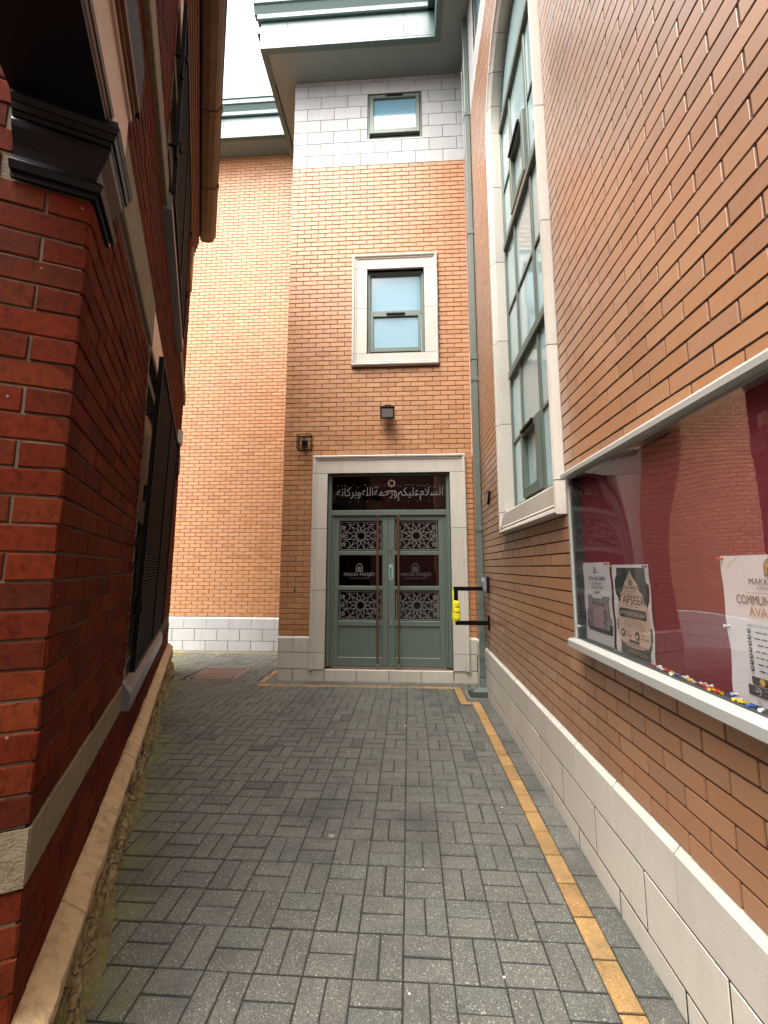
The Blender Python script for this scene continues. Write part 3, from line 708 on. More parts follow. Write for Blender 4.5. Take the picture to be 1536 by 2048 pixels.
# lobby behind the glass
lb = MB().box(-1.7, 1.0, 2.2, 2.25, -.44, 2.6).box(-1.75, -1.7, .2, 2.2, -.44, 2.6).box(1.0, 1.05, .2, 2.2, -.44, 2.6).box(-1.7, 1.0, .2, 2.2, -.5, -.44).box(-1.7, 1.0, .2, 2.2, 2.6, 2.65).obj('lobby', M['carpet'], eb)
MB().box(-.95, -.1, 2.12, 2.19, -.44, 2.0).box(.25, .8, 1.6, 2.1, -.44, 1.0).obj('lobby_panel', M['dark'], lb)
lm = MB()
for k in range(8): lm.box(-.28+.052*math.cos(k*.785)-.010, -.28+.052*math.cos(k*.785)+.010, .9, .92, 2.37+.052*math.sin(k*.785)-.010, 2.37+.052*math.sin(k*.785)+.010)
lm.obj('lobby_light', M['lamp'], lb, kind='stuff')
MB().box(-.36, -.20, .9, .92, 2.235, 2.242).obj('lobby_light', M['lamp'], lb)
# fittings on the entrance wall
t = thing('floodlight', 'black box floodlight tilted down above the entrance door', 'floodlight', F_FRONT, (-.30, 0, 3.1))
MB().bbox(-.345, -.245, -.05, 0, 3.30, 3.38, .006).obj('mount', M['black'], t)
MB().tube((-.295, -.05, 3.33), (-.295, -.11, 3.30), .02).obj('knuckle', M['black'], t)
hd = MB(); hd.add([(-.40, -.20, 3.275), (-.19, -.20, 3.275), (-.19, -.165, 3.115), (-.40, -.165, 3.115), (-.385, -.06, 3.30), (-.205, -.06, 3.30), (-.205, -.05, 3.19), (-.385, -.05, 3.19)],
                   [(0, 1, 2, 3), (4, 7, 6, 5), (0, 4, 5, 1), (1, 5, 6, 2), (2, 6, 7, 3), (3, 7, 4, 0)])
hd.obj('housing', M['black'], t)
MB().add([(-.378, -.2035, 3.257), (-.212, -.2035, 3.257), (-.212, -.174, 3.137), (-.378, -.174, 3.137)], [(0, 1, 2, 3)]).obj('lens', M['lens'], t)
MB().box(-.405, -.185, -.212, -.165, 3.276, 3.284).obj('hood', M['black'], t)
t = thing('security_camera', 'small black dome camera inside a square wire cage left of the door top', 'security camera', F_FRONT, (-1.54, 0, 2.72))
cg = MB(); u0, u1, z0, z1 = -1.645, -1.44, 2.715, 2.925
for i in range(6):
    u = u0+(u1-u0)*i/5; cg.box(u-.0028, u+.0028, -.105, -.100, z0, z1)
    if i in (0, 5): cg.box(u-.003, u+.003, -.1, 0, z0, z0+.006).box(u-.003, u+.003, -.1, 0, z1-.006, z1).box(u-.003, u+.003, -.1, 0, (z0+z1)/2-.003, (z0+z1)/2+.003)
for i in range(5):
    z = z0+(z1-z0)*i/4; cg.box(u0, u1, -.107, -.102, z-.0028, z+.0028)
for z in (z0, z1): cg.box(u0, u1, -.108, -.1, z-.004, z+.004).box(u0, u1, -.012, 0, z-.005, z+.005)
for u in (u0, u1): cg.box(u-.004, u+.004, -.108, -.1, z0, z1).box(u-.005, u+.005, -.012, 0, z0, z1)
cg.obj('cage', M['blackmatt'], t)
def ball(mb, c, r, k=12, rings=7, sy=1.0, z_lo=-1.0):
    vs = []; fs = []
    for i in range(rings+1):
        a = math.pi*i/rings; 
        for j in range(k): vs.append((c[0]+r*math.sin(a)*math.cos(6.2832*j/k), c[1]+r*sy*math.sin(a)*math.sin(6.2832*j/k), c[2]+r*max(math.cos(a), z_lo)))
    for i in range(rings):
        for j in range(k): fs.append((i*k+j, i*k+(j+1) % k, (i+1)*k+(j+1) % k, (i+1)*k+j))
    return mb.add(vs, fs)
ball(MB(), (-1.535, -.055, 2.815), .048).obj('dome', M['black'], t, smooth=True)
MB().tube((-1.55, 0, 2.845), (-1.55, -.055, 2.835), .045, 14).obj('mount', M['grey'], t)
MB().tube((-1.437, -.006, 2.82), (-1.437, -.02, 2.82), .012, 10).obj('bolt', M['steel'], t)

# ------------------------------------------------------------------ rear wing (wall beyond)
rw = thing('rear_wing', 'bright buff brick rear wing with white stone base beyond the alley', 'building', F_REAR, (-4, 0, -.65))
br = courses(-5.4, -2.2, 0, 137, .075, .225, [], first=1)
lay(rw, F_REAR, br, 'brick', 'brickwork', M['buff'])
MB().box(-9, -1.9, .008, .25, -.66, 10.22).obj('mortar_bed', M['mortar'], rw)
br = courses(-9, -5.4, 0, 137, .075, .225, []); lay(rw, F_REAR, br, 'brick', 'brickwork', M['buff'], n=0)
pl = []
for (a, b, o_) in ((-.222, 0, .0), (-.447, -.228, .225), (-.64, -.453, .0)):
    u = -6.2+o_
    while u < -1.95: pl.append((u+.003, u+.447, a, b)); u += .45
lay(rw, F_REAR, [p for p in pl if p[3] > -.01], 'plinth_block', 'plinth_blockwork', M['band'], .07, .004, y0=-.017, top=lambda p: .032)
lay(rw, F_REAR, [p for p in pl if p[3] < -.01], 'plinth_block', 'plinth_blockwork', M['band'], .07, .004, y0=-.017)
eaves_run(rw, -9, -1.9, -.45, 0, 10.2, [-5.9, -3.95], ext=(0, 0))
MB().box(-6.2, -1.95, -.0145, .007, -.64, -.034).obj('joint_filler', M['joint'], rw)
MB().box(-9, -1.9, -.4, 3, 10.5, 10.52).obj('roof_deck', M['roof'], rw)

# ------------------------------------------------------------------ side wing (right wall), local x = -Y, local y = X - XR
sw = thing('side_wing', 'long buff brick side wing with tall arched window and white stone base', 'building', F_SIDE, (-1.5, 0, -.6))
ZC, RO, RI, UC = 5.63, .800, .700, -3.345                  # arch centre, radii, window centre
AWO = (UC-RO, UC+RO, 1.28, ZC); AWI = (UC-RI, UC+RI, 1.485, ZC)
def archole(a, b):
    zz = (a+b)/2
    if zz <= ZC or zz > ZC+RO: return None
    hw = math.sqrt(max(0, RO**2-(zz-ZC)**2)); return (UC-hw, UC+hw)
BOARD = (-2.36, -.36, .545, 1.49)
W3 = (-4.98, -4.10, 7.985, 8.85)
SU0, SU1 = -6.066, 1.6
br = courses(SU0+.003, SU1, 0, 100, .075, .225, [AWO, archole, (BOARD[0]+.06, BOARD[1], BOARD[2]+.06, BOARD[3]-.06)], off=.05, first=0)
lay(sw, F_SIDE, br, 'brick', 'brickwork', M['buffshaded'], .05, .0005, jy=.0007)
hl = [(UC-RI-.03, UC+RI+.03, 1.40, ZC)]
for i in range(13):
    z = ZC+i*.06; hw = math.sqrt(max(0, (RI+.04)**2-(z+.03-ZC)**2)) if z+.03-ZC < RI+.04 else 0
    if hw: hl.append((UC-hw, UC+hw, z, z+.06))
slab(MB(), SU0, 3.0, -.64, 9.16, hl+[W3], .0055, .28).obj('mortar_bed', M['mortarshaded'], sw)
MB().box(1.6, 3.0, 0, .005, -.6, 9.15).obj('plain_wall', M['buff'], sw)
pl = []
for (a, b, o_) in ((-.222, 0, 0), (-.447, -.228, .225), (-.62, -.453, 0)):
    u = -3.925-.45*5+o_
    while u < 1.6: pl.append((max(u+.003, SU0+.02), u+.447, a, b)); u += .45
lay(sw, F_SIDE, [p for p in pl if p[3] > -.01], 'plinth_block', 'plinth_blockwork', M['stone'], .07, .004, y0=-.017, top=lambda p: .03, jy=.0012)
lay(sw, F_SIDE, [p for p in pl if p[3] < -.01], 'plinth_block', 'plinth_blockwork', M['stone'], .07, .004, y0=-.017, jy=.0012)
MB().box(SU0+.02, 1.6, -.0150, .004, -.62, -.030).obj('joint_filler', M['joint'], sw)
bl = []
for k in range(8):
    a, b = 7.5+k*.225, min(7.5+(k+1)*.225, 9.15); u = SU0-(.225 if k % 2 == 0 else 0)
    while u < 1.6:
        s = (max(u+.004, SU0+.004), u+.446)
        if W3[2] < b-.01 and W3[3] > a+.01 and s[1] > W3[0] and s[0] < W3[1]:
            if s[0] < W3[0]-.03: bl.append((s[0], W3[0]-.006, a+.003, b-.003))
            if s[1] > W3[1]+.03: bl.append((W3[1]+.006, s[1], a+.003, b-.003))
        else: bl.append((s[0], s[1], a+.003, b-.003))
        u += .45
lay(sw, F_SIDE, bl, 'stone_block', 'stone_blockwork', M['band'], .05, .003, n=120)
f = bars([(W3[0], W3[0]+.06, W3[2], W3[3]), (W3[1]-.06, W3[1], W3[2], W3[3]), (W3[0]+.06, W3[1]-.06, W3[3]-.06, W3[3]), (W3[0]+.06, W3[1]-.06, W3[2], W3[2]+.06)], .02, .1).obj('window', M['green'], sw)
pane('pane', M['skypane'], f, W3[0]+.06, W3[1]-.06, W3[2]+.06, W3[3]-.06, .05)
# arched window surround: jamb stones, sill stone, voussoirs
def sprof(w): return [(0, .03), (0, -.052), (.016, -.060), (.034, -.056), (.046, -.038), (.062, -.042), (.074, -.03), (w-.014, -.03), (w, -.016), (w, .13), (.0, .13)]
wd = RO-RI
def jamb(side, z0, z1, m0):
    pr = sprof(wd); k = len(pr); lo = []; hi = []
    for q in pr:
        x = UC-side*0+(-RO+q[0] if side < 0 else RO-q[0]); lo.append((x, q[1], z0+(q[0]/wd*.205 if m0 else 0)+.003)); hi.append((x, q[1], z1-.003))
    return MB().add(lo+hi, [(i, (i+1) % k, k+(i+1) % k, k+i) for i in range(k)]+[tuple(range(k)), tuple(range(k, 2*k))])
for side in (-1, 1):
    zs = [1.28, 1.49, 2.36, 3.23, 4.10, 4.97, ZC]
    for i, (a, b) in enumerate(zip(zs, zs[1:])): 
        jamb(side, a, b, i == 0).obj('surround_stone', M['stone'], sw)
        if i:
            k = len(sprof(wd)); jx = [(UC-RO+max(q[0], .003) if side < 0 else UC+RO-max(q[0], .003), q[1]+(.0025 if q[1] < 0 else 0)) for q in sprof(wd)]
            MB().add([(p[0], p[1], a-.0035) for p in jx]+[(p[0], p[1], a+.0035) for p in jx], [(j, (j+1) % k, k+(j+1) % k, k+j) for j in range(k)]).obj('joint_filler', M['joint'], sw)
pr = sprof(.205); k = len(pr)
lo = [(UC-RO+q[0]/.205*wd+.003, q[1], 1.28+q[0]) for q in pr]; hi = [(UC+RO-q[0]/.205*wd-.003, q[1], 1.28+q[0]) for q in pr]
MB().add(lo+hi, [(i, (i+1) % k, k+(i+1) % k, k+i) for i in range(k)]+[tuple(range(k)), tuple(range(k, 2*k))]).obj('surround_stone', M['stone'], sw)
for s in range(8):                                          # voussoirs
    b = MB(); pr = sprof(wd); k = len(pr); nseg = 5; a0, a1 = math.pi*s/8, math.pi*(s+1)/8
    for i in range(nseg+1):
        a = a0+(a1-a0)*i/nseg+(.004 if i == 0 else -.004 if i == nseg else 0)
        b.v += [(UC+(RO-q[0])*math.cos(a), q[1], ZC+(RO-q[0])*math.sin(a)) for q in pr]
    for i in range(nseg):
        for j in range(k): b.f.append([i*k+j, i*k+(j+1) % k, (i+1)*k+(j+1) % k, (i+1)*k+j]); b.r.append(0)
    b.f += [list(range(k)), list(range(nseg*k, (nseg+1)*k))]; b.r += [0, 0]
    b.obj('surround_stone', M['stone'], sw)
# arched window frame and panes
YW = .075
ML, MR = -3.655, -3.145
aw = bars([(UC-RI, UC-RI+.05, 1.485, ZC), (UC+RI-.05, UC+RI, 1.485, ZC), (UC-RI+.05, UC+RI-.05, 1.487, 1.55), (ML-.024, ML+.024, 1.55, 5.55), (MR-.024, MR+.024, 1.55, 5.55)], YW, YW+.08)
for i in range(24):
    a, b = math.pi*i/24, math.pi*(i+1)/24
    vs = []
    for (rr, yy) in ((RI, YW), (RI-.05, YW), (RI-.05, YW+.08), (RI, YW+.08)):
        for an in (a, b): vs.append((UC+rr*math.cos(an), yy, ZC+rr*math.sin(an)))
    aw.add(vs, [(0, 1, 3, 2), (2, 3, 5, 4), (4, 5, 7, 6), (6, 7, 1, 0)])
aw = aw.obj('arched_window', M['green'], sw)
for z in (2.84, 4.22, 5.60): MB().bbox(UC-RI+.052, UC+RI-.052, YW-.022, YW+.08, z-.05, z+.03, .006).obj('transom', M['green'], aw)
cols = [(UC-RI+.05, ML-.024), (ML+.024, MR-.024), (MR+.024, UC+RI-.05)]
rows = [(1.55, 2.145, 2.175, 2.785), (2.875, 3.49, 3.52, 4.165), (4.255, 4.85, 4.88, 5.545)]
for (a, b, c, d) in rows:
    for (u0, u1) in cols:
        MB().bbox(u0, u1, YW+.003, YW+.07, b, c, .003).obj('glazing_bar', M['green'], aw)
        for (p, q) in ((a, b), (c, d)): pane('pane', M['tealpane'], aw, u0, u1, p, q, YW+.016)
nA = 20
va = [(UC+(RI-.03)*math.cos(math.pi*i/nA), YW+.018, ZC+(RI-.03)*math.sin(math.pi*i/nA)) for i in range(nA+1)]
MB().add(va, [tuple(range(nA+1))]).obj('pane', M['tealpane'], aw)
for an in (50, 90, 130): MB().strip([(UC, ZC), (UC+(RI-.04)*math.cos(R(an)), ZC+(RI-.04)*math.sin(R(an)))], .05, YW+.02).obj('arch_bar', M['green'], aw)
for (a, b) in ((1.555, 2.142), (4.26, 4.847)):
    u0, u1 = cols[1]
    cs = bars([(u0, u0+.06, a, b), (u1-.06, u1, a, b), (u0+.06, u1-.06, b-.06, b), (u0+.06, u1-.06, a, a+.075)], YW-.028, YW+.03).obj('casement', M['green'], aw)
    MB().bbox(u0+.05, u1-.08, YW-.05, YW-.03, b-.03, b-.006, .004).obj('vent_hood', M['black'], aw)
# side wing eaves
ev = MB()
MB().box(-5.528, 1.6, -.394, 0, ZS, ZS+.018).obj('soffit', M['soffit'], sw)
MB().box(-5.534, 1.6, -.473, -.39, ZS-.021, ZS+.009).obj('soffit_trim', M['eave'], sw)
MB().box(-5.60, 1.6, -.4735, -.445, ZS+.012, ZS+.46).obj('fascia_panel', M['eave'], sw)
MB().box(-5.62, 1.6, -.578, -.44, ZS+.462, ZS+.88).obj('cornice_rail', M['eave'], sw)
MB().box(-5.5, 3, -.44, 3, ZS+.30, ZS+.32).obj('roof_deck', M['roof'], sw)
# wedge shaped wall lamp
t = thing('wall_lamp', 'small triangular wall lamp with black rim on the side wall', 'wall lamp', F_SIDE, (-4.9, 0, 1.7))
tri = [(-4.99, 1.83), (-4.80, 1.83), (-4.895, 1.69)]
MB().add([(p[0], -.012, p[1]) for p in tri]+[(p[0], 0, p[1]) for p in tri], [(0, 1, 2), (0, 3, 4, 1), (1, 4, 5, 2), (2, 5, 3, 0)]).obj('back_plate', M['black'], t)
MB().add([(-4.975, -.012, 1.82), (-4.815, -.012, 1.82), (-4.895, -.012, 1.70), (-4.895, -.062, 1.80)], [(0, 1, 3), (1, 2, 3), (2, 0, 3)]).obj('diffuser', M['lightgrey'], t)
bz = MB()
for a, b in zip(tri, tri[1:]+tri[:1]): bz.tube((a[0], -.014, a[1]), (b[0], -.014, b[1]), .010, 6)
bz.obj('rim', M['black'], t)
for (y, kk, lab) in ((1.74, 16, 'tiny weeds sprouting at the foot of the side wall nearest the camera'), (2.13, 10, 'small weed tuft in the paving joint beside the side wall base'), (2.52, 7, 'few blades of weed at the foot of the side wall below the notice board')):
    b = MB(); q = random.Random(int(y*100))
    for i in range(kk):
        x0_, y0_ = .917+q.uniform(-.008, .004), y+q.uniform(-.05, .05); h_ = q.uniform(.008, .026); dx, dy = q.uniform(-.012, .004), q.uniform(-.012, .012)
        b.add([(x0_-.0015, y0_, zg(y)-.004), (x0_+.0015, y0_+.001, zg(y)-.004), (x0_+dx, y0_+dy, zg(y)+h_)], [(0, 1, 2)])
    single(b, 'weed_tuft', M['weed'], F0, lab, 'weed')
# ------------------------------------------------------------------ drainpipe
t = thing('drainpipe', 'square grey green downpipe in the corner right of the door', 'drainpipe', F0, (.89, 5.40, -.57))
PX0, PX1, PY0, PY1 = .862, .932, 5.36, 5.44
zs = [-.36, -.12, 1.45, 3.45, 3.75, 5.6, 7.5, 9.13]
for a, b in zip(zs, zs[1:]): MB().bbox(PX0, PX1, PY0, PY1, a+.002, b-.002, .006).obj('pipe_section', M['pipe'], t)
for z in zs[1:-1]:
    MB().bbox(PX0-.007, PX1+.006, PY0-.007, PY1+.005, z-.03, z+.03, .003).obj('collar', M['pipe'], t)
MB().add([(PX0-.004, PY0-.004, -.36), (PX1+.004, PY0-.004, -.36), (PX1+.004, PY1+.004, -.36), (PX0-.004, PY1+.004, -.36),
          (PX0-.004, PY0-.02, -.47), (PX1+.004, PY0-.02, -.47), (PX1+.004, PY1+.004, -.47), (PX0-.004, PY1+.004, -.47),
          (PX0-.12, PY0-.10, -.50), (PX1-.0, PY0-.10, -.50), (PX1-.0, PY1-.03, -.56), (PX0-.10, PY1-.03, -.56), (PX0-.12, PY0-.08, -.57), (PX1, PY0-.08, -.57)],
         [(0, 1, 5, 4), (1, 2, 6, 5), (2, 3, 7, 6), (3, 0, 4, 7), (4, 5, 9, 8), (5, 6, 10, 9), (6, 7, 11, 10), (7, 4, 8, 11), (8, 9, 13, 12), (11, 8, 12), (10, 11, 12, 13)]).obj('outlet_shoe', M['pipe'], t)
t = thing('drain_gully', 'dark open drain gully in the paving under the downpipe', 'drain', F0, (.83, 5.42, -.57))
MB().box(.70, .93, 5.25, 5.265, -.60, -.566).box(.70, .715, 5.265, 5.6, -.60, -.568).obj('gully_rim', M['grey'], t)
MB().box(.716, .93, 5.266, 5.6, -.575, -.572).obj('gully_pan', M['bed'], t)

# ------------------------------------------------------------------ wall bracket with yellow padding, and reader box
t = thing('guard_bracket', 'black steel guard bracket on the side wall with yellow wrapped upright', 'bracket', F0, (.74, 5.12, .28))
yb = 5.12
MB().box(.53, .935, yb-.02, yb+.02, .69, .735).obj('arm', M['blackmatt'], t)
MB().box(.545, .935, yb-.02, yb+.02, .292, .338).obj('arm', M['blackmatt'], t)
MB().box(.532, .580, yb-.019, yb+.019, .34, .688).obj('upright', M['blackmatt'], t)
MB().bbox(.925, .94, yb-.035, yb+.035, .24, .40, .003).obj('wall_plate', M['blackmatt'], t)
wr_ = MB(); kk = 12
def lathe(mb, cx, cy, prof, k=12, jit=0):
    q = random.Random(2); b = len(mb.v)
    for r, z in prof:
        for j in range(k):
            rr = r*(1+q.uniform(-jit, jit)); mb.v.append((cx+rr*math.cos(6.2832*j/k), cy+rr*math.sin(6.2832*j/k), z+q.uniform(-jit, jit)*.04))
    for i in range(len(prof)-1):
        for j in range(k): mb.f.append([b+i*k+j, b+i*k+(j+1) % k, b+(i+1)*k+(j+1) % k, b+(i+1)*k+j]); mb.r.append(0)
    return mb
lathe(wr_, .556, yb, [(.028, .575), (.034, .568), (.042, .545), (.044, .505), (.036, .497)], jit=.08).obj('padding', M['yellow'], t)
lathe(MB(), .556, yb, [(.036, .498), (.045, .490), (.047, .45), (.037, .440)], jit=.08).obj('padding', M['yellow'], t)
lathe(MB(), .556, yb, [(.037, .441), (.048, .43), (.050, .365), (.044, .340), (.0, .340)], jit=.08).obj('padding', M['yellow'], t)
for z in (.497, .440): lathe(MB(), .556, yb, [(.040, z-.004), (.043, z), (.040, z+.004)]).obj('cable_tie', M['black'], t)
MB().add([(.512, yb-.01, .70), (.535, yb-.018, .70), (.528, yb-.02, .56), (.514, yb-.012, .58), (.512, yb+.01, .70), (.528, yb+.01, .56)], [(0, 1, 2, 3), (0, 3, 5, 4), (1, 2, 5, 4)]).obj('tape_tail', M['yellow'], t)
t = thing('reader_box', 'grey and black entry reader box on the side wall above the guard bracket', 'entry reader', F_SIDE, (-5.08, 0, .66))
MB().bbox(-5.13, -5.03, -.035, 0, .665, .855, .004).obj('back_box', M['black'], t)
MB().bbox(-5.125, -5.035, -.07, -.036, .69, .845, .012).obj('front_case', M['grey'], t)
MB().box(-5.12, -5.04, -.074, -.07, .80, .84).obj('light_strip', M['whitepl'], t)

# ------------------------------------------------------------------ notice board
t = thing('notice_board', 'silver framed notice board with crimson felt behind clear acrylic', 'notice board', F_SIDE, (-1.36, 0, .54))
u0, u1, z0, z1 = BOARD
MB().box(u0+.02, u1-.02, -.012, 0, z0+.03, z1-.02).obj('back_panel', M['felt'], t)
MB().prism([(0, z1), (-.075, z1), (-.085, z1-.012), (-.085, z1-.032), (-.05, z1-.036), (-.05, z1-.045), (0, z1-.045)], 'x', u0-.012, u1+.012).obj('top_rail', M['silver'], t)
MB().bbox(u0, u0+.028, -.062, 0, z0+.05, z1-.046, .004).obj('side_rail', M['silver'], t)
MB().bbox(u1-.028, u1, -.062, 0, z0+.05, z1-.046, .004).obj('side_rail', M['silver'], t)
MB().box(u0+.028, u0+.062, -.05, -.012, z0+.05, z1-.046).obj('inner_liner', M['slate'], t)
MB().prism([(0, z0+.052), (-.058, z0+.052), (-.064, z0+.046), (-.082, z0+.046), (-.092, z0+.038), (-.092, z0+.006), (-.06, z0-.012), (0, z0-.012)], 'x', u0-.016, u1+.016).obj('bottom_rail', M['silver'], t)
MB().box(u0+.0, u1, -.057, -.013, z0+.053, z0+.058).obj('inner_ledge', M['slate'], t)
MB().box(u0+.028, u1-.028, -.055, -.051, z0+.058, z1-.046).obj('acrylic_sheet', M['acrylic'], t)
for z in (.66, 1.40): MB().tube((u0+.045, -.053, z), (u0+.045, -.058, z), .009, 10).obj('lock', M['steel'], t)
# posters (paper faces the alley; u runs left to right)
YP = -.0165
def poster(label, u0, u1, z0, z1):
    t = thing('poster', label, 'poster', F_SIDE, ((u0+u1)/2, YP, z0), 'posters pinned inside the notice board')
    b = MB(); nu, nz = 6, 9; q = random.Random(int(u0*100))
    for i in range(nz+1):
        for j in range(nu+1):
            e = abs(j/nu-.5)*2; b.v.append((u0+(u1-u0)*j/nu+(.002*math.sin(i*.9+u0) if j in (0, nu) else 0), YP+.0008-(.006*e**6)*abs(math.sin(i*.8+1)), z0+(z1-z0)*i/nz))
    for i in range(nz):
        for j in range(nu): k = i*(nu+1)+j; b.f.append([k, k+1, k+nu+2, k+nu+1]); b.r.append(0)
    b.obj('paper', M['white'], t, smooth=True, recalc=False)
    return t
def rect(t, m, u0, u1, z0, z1, lv, name='print_panel'): return MB().add([(u0, YP-.0012*lv, z0), (u1, YP-.0012*lv, z0), (u1, YP-.0012*lv, z1), (u0, YP-.0012*lv, z1)], [(0, 1, 2, 3)]).obj(name, m, t, recalc=False)
def poly(t, m, pts, lv, name='print_panel'): return MB().add([(p[0], YP-.0012*lv, p[1]) for p in pts], [tuple(range(len(pts)))]).obj(name, m, t, recalc=False)
def disc(t, m, u, z, r, lv, name='icon'): return poly(t, m, [(u+r*math.cos(6.2832*i/16), z+r*math.sin(6.2832*i/16)) for i in range(16)], lv, name)
def lines(t, m, u0, u1, z, n, dz, lv, w=.003, q=None):
    q = q or random.Random(1); b = MB()
    for i in range(n):
        x = u0+q.uniform(0, .01)
        while x < u1-.01:
            l = q.uniform(.008, .022); b.strip([(x, z-i*dz), (min(x+l, u1), z-i*dz)], w, YP-.0012*lv); x += l+.004
    b.obj('small_print', m, t, recalc=False)
# poster one
pa = poster('pale poster with a dark faded timetable panel, leftmost in the notice board', -2.30, -2.0, .585, .99); a, b = -2.30, -2.0
rect(pa, M['greyprint'], a+.015, b-.012, .69, .83, 1); rect(pa, M['slate'], a+.015, b-.012, .655, .70, 1.2)
rect(pa, M['mauve'], a+.04, b-.045, .675, .80, 2)
logo(MB(), a+.135, .948, .026, YP-.0024).obj('emblem', M['ink'], pa, recalc=False)
text('MAKKI MASJID', M['ink'], pa, a+.14, .937, wid=.075, y=YP-.0024, align='C')
text("Jumu'ah Salah", M['ink'], pa, a+.15, .905, wid=.185, y=YP-.0024, align='C')
text('1st Jamaat', M['ink'], pa, a+.15, .882, wid=.09, y=YP-.0024, align='C'); text('1st Jamaat Salah', M['ink'], pa, a+.15, .864, wid=.13, y=YP-.0024, align='C')
poly(pa, M['white'], [(p[0], p[1]) for p in rrect(a+.085, a+.205, .815, .855, .018, 4)], 2.2)
text('1:45PM', M['ink'], pa, a+.145, .835, wid=.065, y=YP-.0036, align='C')
text('2nd Jamaat', M['ink'], pa, a+.15, .783, wid=.13, y=YP-.0036, align='C')
q = random.Random(4); lines(pa, M['ink'], a+.05, a+.095, .768, 9, .0105, 3, .0035, q); lines(pa, M['ink'], b-.10, b-.055, .766, 9, .0105, 3, .0035, q)
# poster two
pb = poster('peach and charcoal poster reading TAFSEER OF AMMAH PARAH', -1.98, -1.685, .592, .978); a, b = -1.98, -1.685; c = (a+b)/2
rect(pb, M['slate'], a+.012, b-.012, .605, .965, 1)
half = [(0, .955), (-.008, .94), (-.025, .922), (-.045, .905), (-.06, .885), (-.065, .868), (-.082, .862), (-.093, .845), (-.097, .825), (-.112, .815), (-.122, .795), (-.124, .76), (-.124, .70), (-.12, .67), (-.10, .65), (-.06, .64), (0, .637)]
poly(pb, M['sandprint'], [(c+x, z) for x, z in half]+[(c-x, z) for x, z in half[::-1][1:-1]], 2)
logo(MB(), c, .895, .036, YP-.0036).obj('emblem', M['ink'], pb, recalc=False)
text('MAKKI MASJID', M['ink'], pb, c, .876, wid=.13, y=YP-.0036, align='C'); text('& EDUCATION CENTRE', M['ink'], pb, c, .864, wid=.09, y=YP-.0036, align='C')
MB().strip([(c-.08, .855), (c+.08, .855)], .0015, YP-.0036).strip([(c-.05, .806), (c-.02, .806)], .0015, YP-.0036).strip([(c+.02, .806), (c+.05, .806)], .0015, YP-.0036).strip([(c-.07, .748), (c+.07, .748)], .0015, YP-.0036).strip([(c-.11, .716), (c+.11, .716)], .0012, YP-.0036).obj('rule', M['ink'], pb, recalc=False)
text('TAFSEER', M['ink'], pb, c, .815, y=YP-.0036, align='C', fit=(.205, .034)); text('OF', M['ink'], pb, c, .803, h=.008, y=YP-.0036, align='C')
poly(pb, M['slate'], rrect(c-.105, c+.105, .757, .795, .008, 3), 3)
text('AMMAH PARAH', M['sandprint'], pb, c, .767, y=YP-.0048, align='C', fit=(.19, .018))
text('Join us for an inspiring and', M['ink'], pb, c, .736, wid=.14, y=YP-.0036, align='C'); text('beneficial study of the Holy Quran', M['ink'], pb, c, .724, wid=.17, y=YP-.0036, align='C')
disc(pb, M['slate'], c-.085, .690, .018, 3); disc(pb, M['slate'], c+.028, .690, .018, 3); disc(pb, M['sandprint'], c-.085, .692, .008, 4); disc(pb, M['gold'], c+.028, .689, .009, 4)
text('Every', M['ink'], pb, c-.062, .695, h=.010, y=YP-.0036); text('Tuesday', M['ink'], pb, c-.062, .680, h=.010, y=YP-.0036); text('After', M['ink'], pb, c+.052, .695, h=.010, y=YP-.0036); text('Asar Salah', M['ink'], pb, c+.052, .680, h=.010, y=YP-.0036)
poly(pb, M['slate'], rrect(c-.04, c+.04, .657, .669, .004, 3), 3)
text('Maulana Muhammad Ismail saheb', M['ink'], pb, c, .645, wid=.20, y=YP-.0036, align='C')
lines(pb, M['gold'], c-.06, c+.1, .625, 2, .008, 2, .002)
# poster three
pc = poster('white community poster with large dark and copper headings, nearest the camera', -1.306, -.98, .60, 1.0); a, b = -1.306, -.98; c = a+.165
logo(MB(), c+.002, .945, .044, YP-.0026).obj('emblem', M['ink'], pc, recalc=False)
poly(pc, M['gold'], [(c-.014, .95), (c-.014, .97), (c-.006, .982), (c+.002, .987), (c+.010, .982), (c+.018, .97), (c+.018, .95)], 1.2)
text('MAKKI MASJID', M['navy'], pc, c+.005, .922, wid=.15, y=YP-.0026, align='C'); text('& EDUCATION CENTRE', M['navy'], pc, c+.005, .910, wid=.10, y=YP-.0026, align='C')
text('COMMUNITY SUPPORT', M['ink'], pc, a+.045, .868, y=YP-.0026, fit=(.255, .024)); text('AVAILABLE', M['orangeink'], pc, a+.085, .838, y=YP-.0026, fit=(.15, .022))
MB().strip([(a+.08, .899), (c-.01, .899)], .0012, YP-.0026).strip([(c+.02, .899), (a+.26, .899)], .0012, YP-.0026).strip([(a+.075, .827), (c-.005, .827)], .0012, YP-.0026).obj('rule', M['orangeink'], pc, recalc=False)
disc(pc, M['orangeink'], c+.005, .899, .004, 2); disc(pc, M['orangeink'], c+.005, .827, .004, 2)
text('ARE YOU FACING:', M['navy'], pc, a+.07, .808, wid=.085, y=YP-.0026)
for i in range(7):
    disc(pc, M['navy'], a+.075, .796-i*.0165, .0068, 2); disc(pc, M['white'], a+.075, .797-i*.0165, .0026, 3)
    lines(pc, M['navy'], a+.09, a+.17+(i*37 % 5)*.008, .795-i*.0165, 1, .01, 2, .0035, random.Random(i))
rect(pc, M['slate'], a+.07, b-.02, .658, .678, 2); disc(pc, M['gold'], a+.105, .668, .009, 3)
rect(pc, M['slate'], a+.055, b-.015, .628, .654, 2); disc(pc, M['white'], a+.088, .641, .0105, 3); disc(pc, M['slate'], a+.088, .641, .0092, 4)
for dx in (-.004, 0, .004): disc(pc, M['white'], a+.088+dx, .642+(.001 if dx == 0 else 0), .002, 5)
